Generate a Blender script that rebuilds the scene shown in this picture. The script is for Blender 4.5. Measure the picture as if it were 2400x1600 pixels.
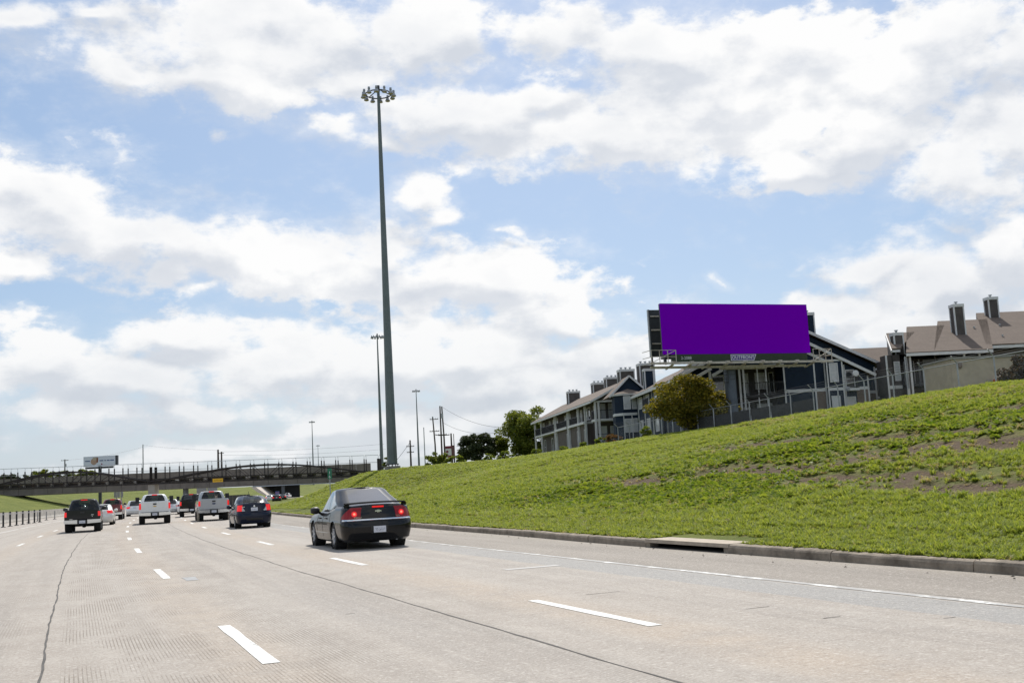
import bpy, bmesh, math, random
import numpy as np
from mathutils import Vector, Matrix
rnd = random.Random(7)
nrs = np.random.RandomState(11)
scene = bpy.context.scene
COL = scene.collection
for _o in list(bpy.data.objects):
    bpy.data.objects.remove(_o)

# ------------------------------------------------------------------ camera
CAMZ = 1.506
CAM_F = 2560.2                                    # focal length in pixels of the 2400 px wide photograph
C_R = Vector((0.92330474, -0.38054636, -0.05189253))
C_U = Vector((-0.00101526, -0.13753064, 0.99049699))
C_W = Vector((0.38406684, 0.91447788, 0.12736905))
cam_data = bpy.data.cameras.new('camera')
cam = bpy.data.objects.new('camera', cam_data)
COL.objects.link(cam)
cam_data.sensor_width = 36.0
cam_data.lens = 36.0 * CAM_F / 2400.0
cam_data.clip_start = 0.1
cam_data.clip_end = 20000
M = Matrix((C_R, C_U, -C_W)).transposed().to_4x4()
M.translation = (0, 0, CAMZ)
cam.matrix_world = M
scene.camera = cam

# ------------------------------------------------------------------ view
scene.render.engine = 'CYCLES'
scene.view_settings.view_transform = 'Standard'
scene.view_settings.look = 'None'
scene.view_settings.exposure = 0.0
scene.view_settings.gamma = 1.0
scene.view_settings.use_curve_mapping = False
scene.cycles.max_bounces = 6
scene.cycles.transparent_max_bounces = 12
scene.cycles.use_denoising = True

# ------------------------------------------------------------------ sun
SUN_AZ, SUN_EL = math.radians(27), math.radians(51)
sun_data = bpy.data.lights.new('sun', 'SUN')
sun_data.energy = 4.7
sun_data.angle = math.radians(0.53)
sun_data.color = (1.0, 0.95, 0.87)
sun = bpy.data.objects.new('sun', sun_data)
COL.objects.link(sun)
SUN_DIR = Vector((math.sin(SUN_AZ) * math.cos(SUN_EL), math.cos(SUN_AZ) * math.cos(SUN_EL), math.sin(SUN_EL)))
sun.rotation_euler = (-SUN_DIR).to_track_quat('-Z', 'Y').to_euler()
sun.location = (20, -20, 60)

# ------------------------------------------------------------------ pixel helpers (a pixel of the photograph and a real depth give a place)
def ray(px, py):
    return C_R * ((px - 1200) / CAM_F) + C_U * ((800 - py) / CAM_F) + C_W
def at(px, py, d):
    return Vector((0, 0, CAMZ)) + ray(px, py) * d
def azel(px, py):
    d = ray(px, py).normalized()
    return math.degrees(math.atan2(d.x, d.y)), math.degrees(math.asin(d.z))

# ------------------------------------------------------------------ sky
world = bpy.data.worlds.new('World')
scene.world = world
world.use_nodes = True
WT = world.node_tree
WT.nodes.clear()
class NB:
    """small node building helper"""
    def __init__(s, tree): s.t = tree
    def n(s, typ, **kw):
        nd = s.t.nodes.new(typ)
        for k, v in kw.items(): setattr(nd, k, v)
        return nd
    def put(s, sock, v):
        if isinstance(v, bpy.types.NodeSocket): s.t.links.new(v, sock)
        elif v is not None: sock.default_value = v
    def math(s, op, a, b=None, c=None, clamp=False):
        nd = s.n('ShaderNodeMath', operation=op, use_clamp=clamp)
        s.put(nd.inputs[0], a); s.put(nd.inputs[1], b); s.put(nd.inputs[2], c)
        return nd.outputs[0]
    def vmath(s, op, a, b=None, out=0):
        nd = s.n('ShaderNodeVectorMath', operation=op)
        s.put(nd.inputs[0], a)
        if b is not None:
            if op == 'SCALE': s.put(nd.inputs[3], b)
            else: s.put(nd.inputs[1], b)
        return nd.outputs[out]
    def mapr(s, v, a, b, c=0.0, d=1.0, smooth=False):
        nd = s.n('ShaderNodeMapRange', interpolation_type='SMOOTHSTEP' if smooth else 'LINEAR', clamp=True)
        for i, x in enumerate((v, a, b, c, d)): s.put(nd.inputs[i], x)
        return nd.outputs[0]
    def mix(s, f, a, b, typ='MIX'):
        nd = s.n('ShaderNodeMix', data_type='RGBA', blend_type=typ)
        s.put(nd.inputs[0], f); s.put(nd.inputs[6], a); s.put(nd.inputs[7], b)
        return nd.outputs[2]
    def noise(s, vec, scale, detail=3.0, rough=0.55, dist=0.0, out=0, dim='3D', w=None):
        nd = s.n('ShaderNodeTexNoise', noise_dimensions=dim)
        if vec is not None: s.put(nd.inputs['Vector'], vec)
        nd.inputs['Scale'].default_value = scale; nd.inputs['Detail'].default_value = detail
        nd.inputs['Roughness'].default_value = rough; nd.inputs['Distortion'].default_value = dist
        return nd.outputs[out]
    def comb(s, x, y, z):
        nd = s.n('ShaderNodeCombineXYZ')
        s.put(nd.inputs[0], x); s.put(nd.inputs[1], y); s.put(nd.inputs[2], z)
        return nd.outputs[0]
    def sep(s, v):
        nd = s.n('ShaderNodeSeparateXYZ'); s.put(nd.inputs[0], v)
        return nd.outputs
# cumulus banks: (x, y, rx, ry, tilt) as they hang in the sky, in photograph pixels, turned into azimuth and elevation here
CLOUDS = [
 (640,100,420,120,0),(500,200,260,70,6),(960,80,190,110,0),(290,190,140,60,10),(820,170,200,60,-8),(560,40,230,70,0),
 (60,60,130,50,0),(230,30,120,40,0),
 (1720,240,420,170,8),(1460,330,430,75,5),(1080,290,210,70,14),(1950,150,330,130,10),(1880,400,170,60,-4),(1260,250,180,60,0),(1560,120,260,80,12),(1300,60,170,70,10),(2010,320,200,90,0),
 (2280,420,170,95,8),(2370,320,140,150,0),(2200,110,240,110,0),(2380,120,130,120,0),
 (110,480,230,110,8),(350,570,320,100,6),(620,600,290,85,4),(830,640,210,80,0),(60,640,130,50,0),(480,680,180,35,0),(110,410,80,50,0),
 (970,470,80,60,20),(1050,530,90,45,12),(960,660,260,95,6),(1170,670,260,90,6),(1330,730,150,50,10),(880,580,110,70,0),
 (800,312,120,44,6),(920,335,95,46,8),(1190,545,66,26,18),(1680,668,34,24,20),(1500,388,70,18,8),(1420,395,60,24,0),
 (100,860,190,85,0),(450,800,190,65,6),(650,840,260,85,4),(880,860,230,85,0),(300,900,260,70,0),(1060,850,360,90,0),(1400,840,200,85,-6),(1250,900,300,90,0),
 (180,985,260,60,0),(520,960,240,55,0),(850,985,300,60,0),(1180,985,280,70,0),(600,1060,700,40,0),(1500,930,160,60,0),
 (2030,630,180,62,0),(2210,670,230,80,0),(2370,580,80,70,0),(1970,720,170,60,0),(2150,760,330,70,0),(1850,705,80,30,0),
]
def make_density_group():
    g = bpy.data.node_groups.new('cloud_density', 'ShaderNodeTree')
    g.interface.new_socket('Dir', in_out='INPUT', socket_type='NodeSocketVector')
    g.interface.new_socket('Density', in_out='OUTPUT', socket_type='NodeSocketFloat')
    g.interface.new_socket('Rim', in_out='OUTPUT', socket_type='NodeSocketFloat')
    g.interface.new_socket('Broad', in_out='OUTPUT', socket_type='NodeSocketFloat')
    b = NB(g)
    gi = g.nodes.new('NodeGroupInput'); go = g.nodes.new('NodeGroupOutput')
    dirv = gi.outputs[0]
    sx, sy, sz = b.sep(dirv)
    az = b.math('MULTIPLY', b.math('ARCTAN2', sx, sy), 57.29578)
    el = b.math('MULTIPLY', b.math('ARCSINE', sz), 57.29578)
    stretched = b.vmath('MULTIPLY', dirv, (1.0, 1.0, 1.7))
    warp = b.noise(stretched, 9.0, 2.0, 0.5, out=1)
    warp = b.vmath('SCALE', b.vmath('SUBTRACT', warp, (0.5, 0.5, 0.5)), 4.0)
    pos = b.vmath('ADD', b.comb(az, el, 0.0), warp)
    px_, py_, _z = b.sep(pos)
    field = None; above = None
    for (x, y, rx, ry, tilt) in CLOUDS:
        a0, e0 = azel(x, y)
        sx_, sy_ = math.degrees(rx * 1.02 / CAM_F), math.degrees(ry * 1.02 / CAM_F); ro = math.radians(-tilt + 3)
        mp = b.n('ShaderNodeMapping', vector_type='TEXTURE')
        b.put(mp.inputs['Vector'], b.comb(px_, py_, 0.0 if field is None else above))   # the running value rides along in z so that the blobs are worked off one by one
        mp.inputs['Location'].default_value = (a0, e0, 0)
        mp.inputs['Rotation'].default_value = (0, 0, ro)
        mp.inputs['Scale'].default_value = (sx_, sy_, 1e6)
        amp = min(1.0, max(.34, ry / 70.0))
        v = b.math('MULTIPLY_ADD', b.vmath('LENGTH', mp.outputs[0], out=1), -1.0, amp)
        up = 0.9
        v2 = b.math('MULTIPLY_ADD', b.vmath('LENGTH', b.vmath('ADD', mp.outputs[0], (math.sin(ro) * up / sx_, math.cos(ro) * up / sy_, 0)), out=1), -1.0, amp)
        field = v if field is None else b.math('SMOOTH_MAX', field, v, 0.2)
        above = v2 if above is None else b.math('SMOOTH_MAX', above, v2, 0.2)
    base_slope = b.math('SUBTRACT', b.math('MAXIMUM', field, -0.6), b.math('MAXIMUM', above, -0.6))
    field = b.math('MAXIMUM', field, -0.6)
    # beyond the frame the same kind of sky goes on
    away = b.mapr(b.vmath('DOT_PRODUCT', dirv, tuple(C_W), out=1), 0.86, 0.80, 0.0, 1.0, True)
    rest = b.math('MULTIPLY', b.math('SUBTRACT', b.noise(stretched, 3.2, 2.0, 0.5), 0.50), 4.0)
    mixn = b.n('ShaderNodeMix', data_type='FLOAT')
    b.put(mixn.inputs[0], away); b.put(mixn.inputs[2], field); b.put(mixn.inputs[3], rest)
    base = mixn.outputs[0]
    def puffs(v, det):
        f = b.math('SUBTRACT', b.noise(v, 15.0, det, 0.66), 0.5)
        bl = b.math('ABSOLUTE', b.math('SUBTRACT', b.noise(v, 21.0, 2.0, 0.5), 0.5))
        return b.math('ADD', b.math('MULTIPLY', f, 1.9), b.math('MULTIPLY', b.math('SUBTRACT', 0.10, bl), 1.5))
    soft = b.vmath('ADD', stretched, (0.0, 0.0, 0.0))
    fineclo = b.math('SUBTRACT', b.noise(soft, 70.0, 5.0, 0.62), 0.5)
    n1 = b.math('ADD', puffs(soft, 6.0), b.math('MULTIPLY', fineclo, 0.55))
    nA = b.noise(soft, 11.0, 2.5, 0.5)
    nB = b.noise(b.vmath('ADD', soft, (0.004, 0.008, 0.030)), 11.0, 2.5, 0.5)
    n2 = b.noise(stretched, 5.0, 3.0, 0.55)
    d = b.math('ADD', base, b.math('ADD', n1, b.math('MULTIPLY', b.math('SUBTRACT', n2, 0.5), 0.5)))
    b.put(go.inputs[0], d)
    b.put(go.inputs[1], b.math('ADD', b.math('ADD', b.math('MULTIPLY', b.math('SUBTRACT', nA, nB), 1.5), b.math('MULTIPLY', fineclo, 0.45)), b.math('MULTIPLY', base_slope, 0.55)))
    b.put(go.inputs[2], n2)
    return g
DG = make_density_group()
wb = NB(WT)
geo = wb.n('ShaderNodeTexCoord')
wdir = wb.vmath('NORMALIZE', geo.outputs['Generated'])
sky = wb.n('ShaderNodeTexSky', sky_type='NISHITA')
sky.sun_disc = False
sky.sun_elevation = SUN_EL
sky.sun_rotation = SUN_AZ
sky.altitude = 150
sky.air_density = 1.0
sky.dust_density = 1.6
sky.ozone_density = 1.0
cg = wb.n('ShaderNodeGroup'); cg.node_tree = DG
wb.put(cg.inputs[0], wdir)
d0, rim, broad = cg.outputs
mask = wb.mapr(d0, -0.22, wb.mapr(broad, 0.36, 0.62, 0.12, 0.62), 0.0, 1.0, True)
thin = wb.math('MULTIPLY', wb.mapr(d0, -0.75, 0.15, 0.0, 0.6, True), wb.mapr(wb.noise(wb.vmath('MULTIPLY', wdir, (1.0, 1.0, 2.2)), 9.0, 6.0, 0.66), 0.42, 0.70, 0.0, 1.0))
mask = wb.math('MAXIMUM', mask, thin)
lit = wb.mapr(rim, -0.32, 0.20, 0.0, 1.0, True)
edge = wb.mapr(d0, 0.35, 1.25, 1.0, 0.0, True)
lit = wb.math('ADD', wb.math('MULTIPLY', lit, 0.85), wb.math('ADD', wb.math('MULTIPLY', edge, 0.22), wb.mapr(broad, 0.35, 0.65, 0.20, -0.22)), clamp=True)
wx, wy, wz = wb.sep(wdir)
low = wb.mapr(wz, 0.0, 0.20, 1.0, 0.0, True)
cloud_shade = wb.mix(low, (6.6, 7.0, 7.7, 1), (6.0, 6.5, 7.1, 1))
cloud_light = wb.mix(low, (9.9, 9.9, 9.9, 1), (8.6, 8.8, 9.0, 1))
cloud = wb.mix(lit, cloud_shade, cloud_light)
blue = wb.mix(0.35, sky.outputs[0], (3.2, 5.5, 8.9, 1))
blue = wb.mix(wb.math('MULTIPLY', low, 0.35), blue, (7.2, 8.2, 9.2, 1))
skycol = wb.mix(mask, blue, cloud)
# below the horizon: light thrown back by the land
skycol = wb.mix(wb.mapr(wz, -0.02, 0.0), (1.6, 1.6, 1.3, 1), skycol)
bg = wb.n('ShaderNodeBackground')
wb.put(bg.inputs[0], skycol)
bg.inputs[1].default_value = 0.1
wo = wb.n('ShaderNodeOutputWorld')
WT.links.new(bg.outputs[0], wo.inputs[0])
world.cycles.sampling_method = 'NONE'      # the sky is even enough to be found by scattered rays alone

# ------------------------------------------------------------------ mesh helpers
def prop(o, label=None, cat=None, group=None, kind=None):
    if label: o['label'] = label
    if cat: o['category'] = cat
    if group: o['group'] = group
    if kind: o['kind'] = kind
    return o
def obj_from(name, me, mat=None, parent=None):
    o = bpy.data.objects.new(name, me)
    COL.objects.link(o)
    if mat is not None and hasattr(me, 'materials') and len(me.materials) == 0: me.materials.append(mat)
    if parent: o.parent = parent
    return o
def thing(name, label, cat, loc=(0, 0, 0), rotz=0.0, group=None):
    o = bpy.data.objects.new(name, None)
    COL.objects.link(o)
    o.empty_display_size = 0.3
    o.location = loc; o.rotation_euler = (0, 0, rotz)
    return prop(o, label, cat, group)
def empty(name, parent=None, loc=(0, 0, 0), rotz=0.0, kind=None):
    o = bpy.data.objects.new(name, None)
    COL.objects.link(o); o.parent = parent; o.location = loc; o.rotation_euler = (0, 0, rotz)
    if kind: o['kind'] = kind
    return o
def copy_tree(o, parent=None):
    c = o.copy(); COL.objects.link(c); c.parent = parent
    for ch in o.children: copy_tree(ch, c)
    return c
class MB:
    """collects shapes and links them as ONE mesh object"""
    def __init__(s): s.v = []; s.f = []; s.uv = None
    def add(s, vs, fs):
        k = len(s.v); s.v += [tuple(x) for x in vs]; s.f += [tuple(i + k for i in f) for f in fs]
        return s
    def box(s, c, d, rz=0.0, mat=None):
        hx, hy, hz = d[0] / 2, d[1] / 2, d[2] / 2
        pts = [Vector((x, y, z)) for z in (-hz, hz) for y in (-hy, hy) for x in (-hx, hx)]
        if rz: R_ = Matrix.Rotation(rz, 3, 'Z'); pts = [R_ @ p for p in pts]
        if mat is not None: pts = [mat @ p for p in pts]
        pts = [p + Vector(c) for p in pts]
        return s.add(pts, [(0, 2, 3, 1), (4, 5, 7, 6), (0, 1, 5, 4), (2, 6, 7, 3), (0, 4, 6, 2), (1, 3, 7, 5)])
    def bb(s, x0, x1, y0, y1, z0, z1):
        return s.box(((x0 + x1) / 2, (y0 + y1) / 2, (z0 + z1) / 2), (abs(x1 - x0), abs(y1 - y0), abs(z1 - z0)))
    def beam(s, a, b, w, h=None, up=(0, 0, 1)):
        a = Vector(a); b = Vector(b); h = w if h is None else h
        d = (b - a); L = d.length
        if L < 1e-6: return s
        d.normalize(); u = Vector(up)
        if abs(d.dot(u)) > 0.98: u = Vector((1, 0, 0))
        r = d.cross(u).normalized(); u = r.cross(d)
        pts = []
        for q in (a, b):
            for (i, j) in ((-1, -1), (1, -1), (1, 1), (-1, 1)): pts.append(q + r * (i * w / 2) + u * (j * h / 2))
        return s.add(pts, [(0, 3, 2, 1), (4, 5, 6, 7), (0, 1, 5, 4), (1, 2, 6, 5), (2, 3, 7, 6), (3, 0, 4, 7)])
    def tube(s, pts, rads, n=8, cap=True):
        pts = [Vector(p) for p in pts]
        if not hasattr(rads, '__len__'): rads = [rads] * len(pts)
        base = len(s.v); prev = None
        for i, p in enumerate(pts):
            d = (pts[min(i + 1, len(pts) - 1)] - pts[max(i - 1, 0)]).normalized()
            if prev is None:
                u = Vector((0, 0, 1)) if abs(d.z) < 0.9 else Vector((1, 0, 0))
                r = d.cross(u).normalized()
            else:
                r = (prev - d * prev.dot(d)).normalized()
            prev = r; q = d.cross(r)
            for k in range(n):
                a = 2 * math.pi * k / n
                s.v.append(tuple(p + (r * math.cos(a) + q * math.sin(a)) * rads[i]))
        for i in range(len(pts) - 1):
            for k in range(n):
                a = base + i * n + k; b = base + i * n + (k + 1) % n
                s.f.append((a, b, b + n, a + n))
        if cap:
            s.f.append(tuple(base + k for k in reversed(range(n))))
            s.f.append(tuple(base + (len(pts) - 1) * n + k for k in range(n)))
        return s
    def lathe(s, prof, c=(0, 0, 0), n=16, axis='Z'):
        base = len(s.v)
        for (r, z) in prof:
            for k in range(n):
                a = 2 * math.pi * k / n
                p = (r * math.cos(a), r * math.sin(a), z)
                if axis == 'X': p = (z, r * math.cos(a), r * math.sin(a))
                if axis == 'Y': p = (r * math.sin(a), z, r * math.cos(a))
                s.v.append((p[0] + c[0], p[1] + c[1], p[2] + c[2]))
        for i in range(len(prof) - 1):
            for k in range(n):
                a = base + i * n + k; b = base + i * n + (k + 1) % n
                s.f.append((a, b, b + n, a + n))
        return s
    def prism(s, poly, y0, y1):
        """polygon in (x, z), extruded along y"""
        n = len(poly)
        vs = [(x, y0, z) for x, z in poly] + [(x, y1, z) for x, z in poly]
        fs = [tuple(range(n)), tuple(n + k for k in reversed(range(n)))]
        fs += [(k, k + n, (k + 1) % n + n, (k + 1) % n) for k in range(n)]
        return s.add(vs, fs)
    def slab(s, a, b, c, d, th):
        """four corners of a sheet, thickened downwards along its normal"""
        a, b, c, d = map(Vector, (a, b, c, d))
        n = (b - a).cross(d - a).normalized() * th
        return s.add([a, b, c, d, a - n, b - n, c - n, d - n], [(0, 1, 2, 3), (7, 6, 5, 4), (0, 4, 5, 1), (1, 5, 6, 2), (2, 6, 7, 3), (3, 7, 4, 0)])
    def mesh(s, name, smooth=False):
        me = bpy.data.meshes.new(name)
        me.from_pydata(s.v, [], s.f)
        bm = bmesh.new(); bm.from_mesh(me)
        bmesh.ops.recalc_face_normals(bm, faces=bm.faces)
        bm.to_mesh(me); bm.free()
        if smooth:
            me.polygons.foreach_set('use_smooth', [True] * len(me.polygons))
            try: me.set_sharp_from_angle(angle=math.radians(38))
            except Exception: pass
        me.update()
        return me
    def build(s, name, mat, parent=None, smooth=False):
        return obj_from(name, s.mesh(name, smooth), mat, parent)
def text_mesh(body, size, depth=0.01, align='CENTER'):
    cu = bpy.data.curves.new('lettering', 'FONT')
    cu.body = body; cu.size = size; cu.extrude = depth / 2; cu.align_x = align; cu.align_y = 'CENTER'
    cu.resolution_u = 3
    o = bpy.data.objects.new('lettering', cu); COL.objects.link(o)
    bpy.context.view_layer.update()
    me = bpy.data.meshes.new_from_object(o.evaluated_get(bpy.context.evaluated_depsgraph_get()))
    bpy.data.objects.remove(o)
    return me

# ------------------------------------------------------------------ materials
MATS = {}
def mat(name, col, rough=0.6, metal=0.0, spec=0.5, coat=0.0, emit=None, estr=0.0, var=0.0, vscale=6.0, bump=0.0, bscale=40.0, coords='Object', dirt=None):
    if name in MATS: return MATS[name]
    m = bpy.data.materials.new(name); m.use_nodes = True
    b = NB(m.node_tree)
    p = m.node_tree.nodes['Principled BSDF']
    c = (*col, 1) if len(col) == 3 else col
    p.inputs['Base Color'].default_value = c
    p.inputs['Roughness'].default_value = rough
    p.inputs['Metallic'].default_value = metal
    p.inputs['Specular IOR Level'].default_value = spec
    p.inputs['Coat Weight'].default_value = coat
    p.inputs['Coat Roughness'].default_value = 0.04
    if emit:
        p.inputs['Emission Color'].default_value = (*emit, 1); p.inputs['Emission Strength'].default_value = estr
    if var or bump or dirt:
        tc = b.n('ShaderNodeTexCoord').outputs[coords]
    if var or dirt:
        n = b.noise(tc, vscale, 5.0, 0.6)
        col_s = b.mix(b.mapr(n, 0.3, 0.7), tuple(x * (1 - var) for x in c[:3]) + (1,), tuple(min(1, x * (1 + var)) for x in c[:3]) + (1,))
        if dirt:
            n2 = b.noise(tc, vscale * 0.37, 4.0, 0.65)
            col_s = b.mix(b.mapr(n2, 0.52, 0.72, 0.0, dirt[1]), col_s, (*dirt[0], 1))
        b.put(p.inputs['Base Color'], col_s)
    if bump:
        bn = b.n('ShaderNodeBump'); bn.inputs['Strength'].default_value = bump; bn.inputs['Distance'].default_value = 0.02
        b.put(bn.inputs['Height'], b.noise(tc, bscale, 4.0, 0.6))
        b.put(p.inputs['Normal'], bn.outputs[0])
    MATS[name] = m
    return m
def glass_mat(name, tint=(0.35, 0.4, 0.4), clear=0.45, dust=0.05):
    if name in MATS: return MATS[name]
    m = bpy.data.materials.new(name); m.use_nodes = True
    t = m.node_tree; b = NB(t)
    p = t.nodes['Principled BSDF']
    p.inputs['Base Color'].default_value = (dust, dust, dust * 1.02, 1); p.inputs['Roughness'].default_value = 0.05
    p.inputs['Specular IOR Level'].default_value = 0.7
    tr = b.n('ShaderNodeBsdfTransparent'); tr.inputs[0].default_value = (*tint, 1)
    mx = b.n('ShaderNodeMixShader')
    b.put(mx.inputs[0], clear)
    t.links.new(p.outputs[0], mx.inputs[1]); t.links.new(tr.outputs[0], mx.inputs[2])
    t.links.new(mx.outputs[0], t.nodes['Material Output'].inputs[0])
    MATS[name] = m
    return m

# ------------------------------------------------------------------ road geometry
RAD = 1131.4                                      # the freeway bends right on this radius
def road(o, s, z=0.0):
    a = s / RAD; rr = RAD - o
    return Vector((RAD - rr * math.cos(a), rr * math.sin(a), z))
def road_np(o, s):
    a = s / RAD; rr = RAD - o
    return RAD - rr * np.cos(a), rr * np.sin(a)
def road_coords(x, y):
    return RAD - np.hypot(RAD - x, y), RAD * np.arctan2(y, RAD - x)
def heading(s): return -s / RAD                    # z rotation that turns +Y into the road's direction
def kerb_o(s): return float(np.interp(s, [-40, 10, 22, 30, 45, 70, 140, 700], [11.15, 11.2, 11.3, 11.6, 11.75, 12.1, 12.3, 12.3]))
def sst(a, b, x):
    t = np.clip((x - a) / (b - a), 0, 1); return t * t * (3 - 2 * t)
KA = ([11.4, 12.5, 14.5, 20, 28, 36, 44, 50, 56, 70, 120, 800], [.15, .18, .35, 1.15, 2.45, 3.65, 4.65, 5.15, 5.35, 5.5, 5.7, 6])
KB = ([11.4, 14.5, 16.5, 18.5, 20, 21.5, 23.5, 25, 27, 30, 34, 38, 44, 50, 60, 120, 800], [.15, .18, .6, 1.25, 1.75, 2.3, 2.9, 3.25, 3.42, 3.5, 3.6, 3.8, 4.35, 4.8, 5.1, 5.5, 6])
DIRT = [  # bare soil scars along the contours: o, s, half width across, half length along
 (27.6, 39.5, 1.0875, 6.6), (26.4, 28, 1.015, 6.05), (23.2, 24.5, 1.3775, 6.6), (21.6, 31, 1.0875, 6.6), (19.4, 23.5, .95, 4.95), (18, 18, .95, 4.6), (20.2, 40, 0.87, 5.5), (37.5, 49, 1.015, 14.3), (31.5, 33, 1.015, 7.15), (24.9, 20.5, 0.87, 3.85)]
def fbm2(x, y, seed=0, octs=4, base=0.15):
    """cheap value noise"""
    r = np.random.RandomState(seed); out = 0; amp = 1.0; f = base; tot = 0
    for k in range(octs):
        tab = r.rand(64, 64)
        u = x * f; v = y * f
        i = np.floor(u).astype(int); j = np.floor(v).astype(int)
        fu = u - i; fv = v - j; fu = fu * fu * (3 - 2 * fu); fv = fv * fv * (3 - 2 * fv)
        a = tab[i % 64, j % 64]; b_ = tab[(i + 1) % 64, j % 64]; c = tab[i % 64, (j + 1) % 64]; d = tab[(i + 1) % 64, (j + 1) % 64]
        out = out + amp * ((a * (1 - fu) + b_ * fu) * (1 - fv) + (c * (1 - fu) + d * fu) * fv - .5)
        tot += amp; amp *= .5; f *= 2.03
    return out / tot
def dirt_field(o, s):
    d = np.zeros_like(o) - 9.0
    wob = fbm2(o * 3, s * 3, 5, 4, .22) * 1.5
    for (o0, s0, ro, rs) in DIRT:
        oo = o - o0 + 0.12 * (s - s0) * 0 + wob * .8
        d = np.maximum(d, 1 - np.sqrt((oo / ro) ** 2 + ((s - s0) / rs) ** 2) + fbm2(o * 9, s * 9, 8, 3, .3) * .8)
    return d
def hill_z(o, s, rough=True):
    o = np.asarray(o, float); s = np.asarray(s, float)
    sh = np.interp(s, [0, 120, 140, 160, 200, 260, 420], [0, 0, 6, 13, 22, 26, 26])
    g = 1.03 + .07 * (1 - sst(40, 75, s)) - .03 * sst(60, 90, s)
    w = sst(78, 112, s)
    ko = np.interp(s, [-40, 22, 30, 70, 700], [-.25, -.1, .2, .7, .9])
    blend = np.clip((16 - o) / 4, 0, 1)
    z = np.interp(o - ko * blend, *KA) * g * (1 - w) + np.interp(o - sh - ko * blend, *KB) * w
    z = np.where(o < kerb_np(s) + .6, np.minimum(z, .16), z)
    if rough:
        k = np.clip((o - 13) / 4, 0, 1)
        z = z + k * (fbm2(o + 50, s + 90, 3, 4, .16) * .45 + fbm2(o + 9, s + 31, 4, 3, .9) * .16)
        df = dirt_field(o, s)
        z = z - .10 * sst(-.1, .5, df)
    return z
def kerb_np(s): return np.interp(s, [-40, 10, 22, 30, 45, 70, 140, 700], [11.15, 11.2, 11.3, 11.6, 11.75, 12.1, 12.3, 12.3])
def grid_mesh(name, P, uv=None, smooth=True):
    """P: (n, m, 3) array"""
    n, m = P.shape[:2]
    me = bpy.data.meshes.new(name)
    idx = np.arange(n * m).reshape(n, m)
    q = np.stack([idx[:-1, :-1], idx[1:, :-1], idx[1:, 1:], idx[:-1, 1:]], -1).reshape(-1, 4)
    me.vertices.add(n * m); me.vertices.foreach_set('co', P.reshape(-1).astype(np.float32))
    me.loops.add(q.size); me.loops.foreach_set('vertex_index', q.reshape(-1).astype(np.int32))
    me.polygons.add(len(q)); me.polygons.foreach_set('loop_start', np.arange(0, q.size, 4, dtype=np.int32))
    try: me.polygons.foreach_set('loop_total', np.full(len(q), 4, dtype=np.int32))
    except Exception: pass
    me.update(calc_edges=True); me.validate()
    if uv is not None:
        lay = me.uv_layers.new(name='road')
        lay.data.foreach_set('uv', uv.reshape(-1, 2)[q.reshape(-1)].reshape(-1).astype(np.float32))
    if smooth: me.polygons.foreach_set('use_smooth', [True] * len(q))
    return me

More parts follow.
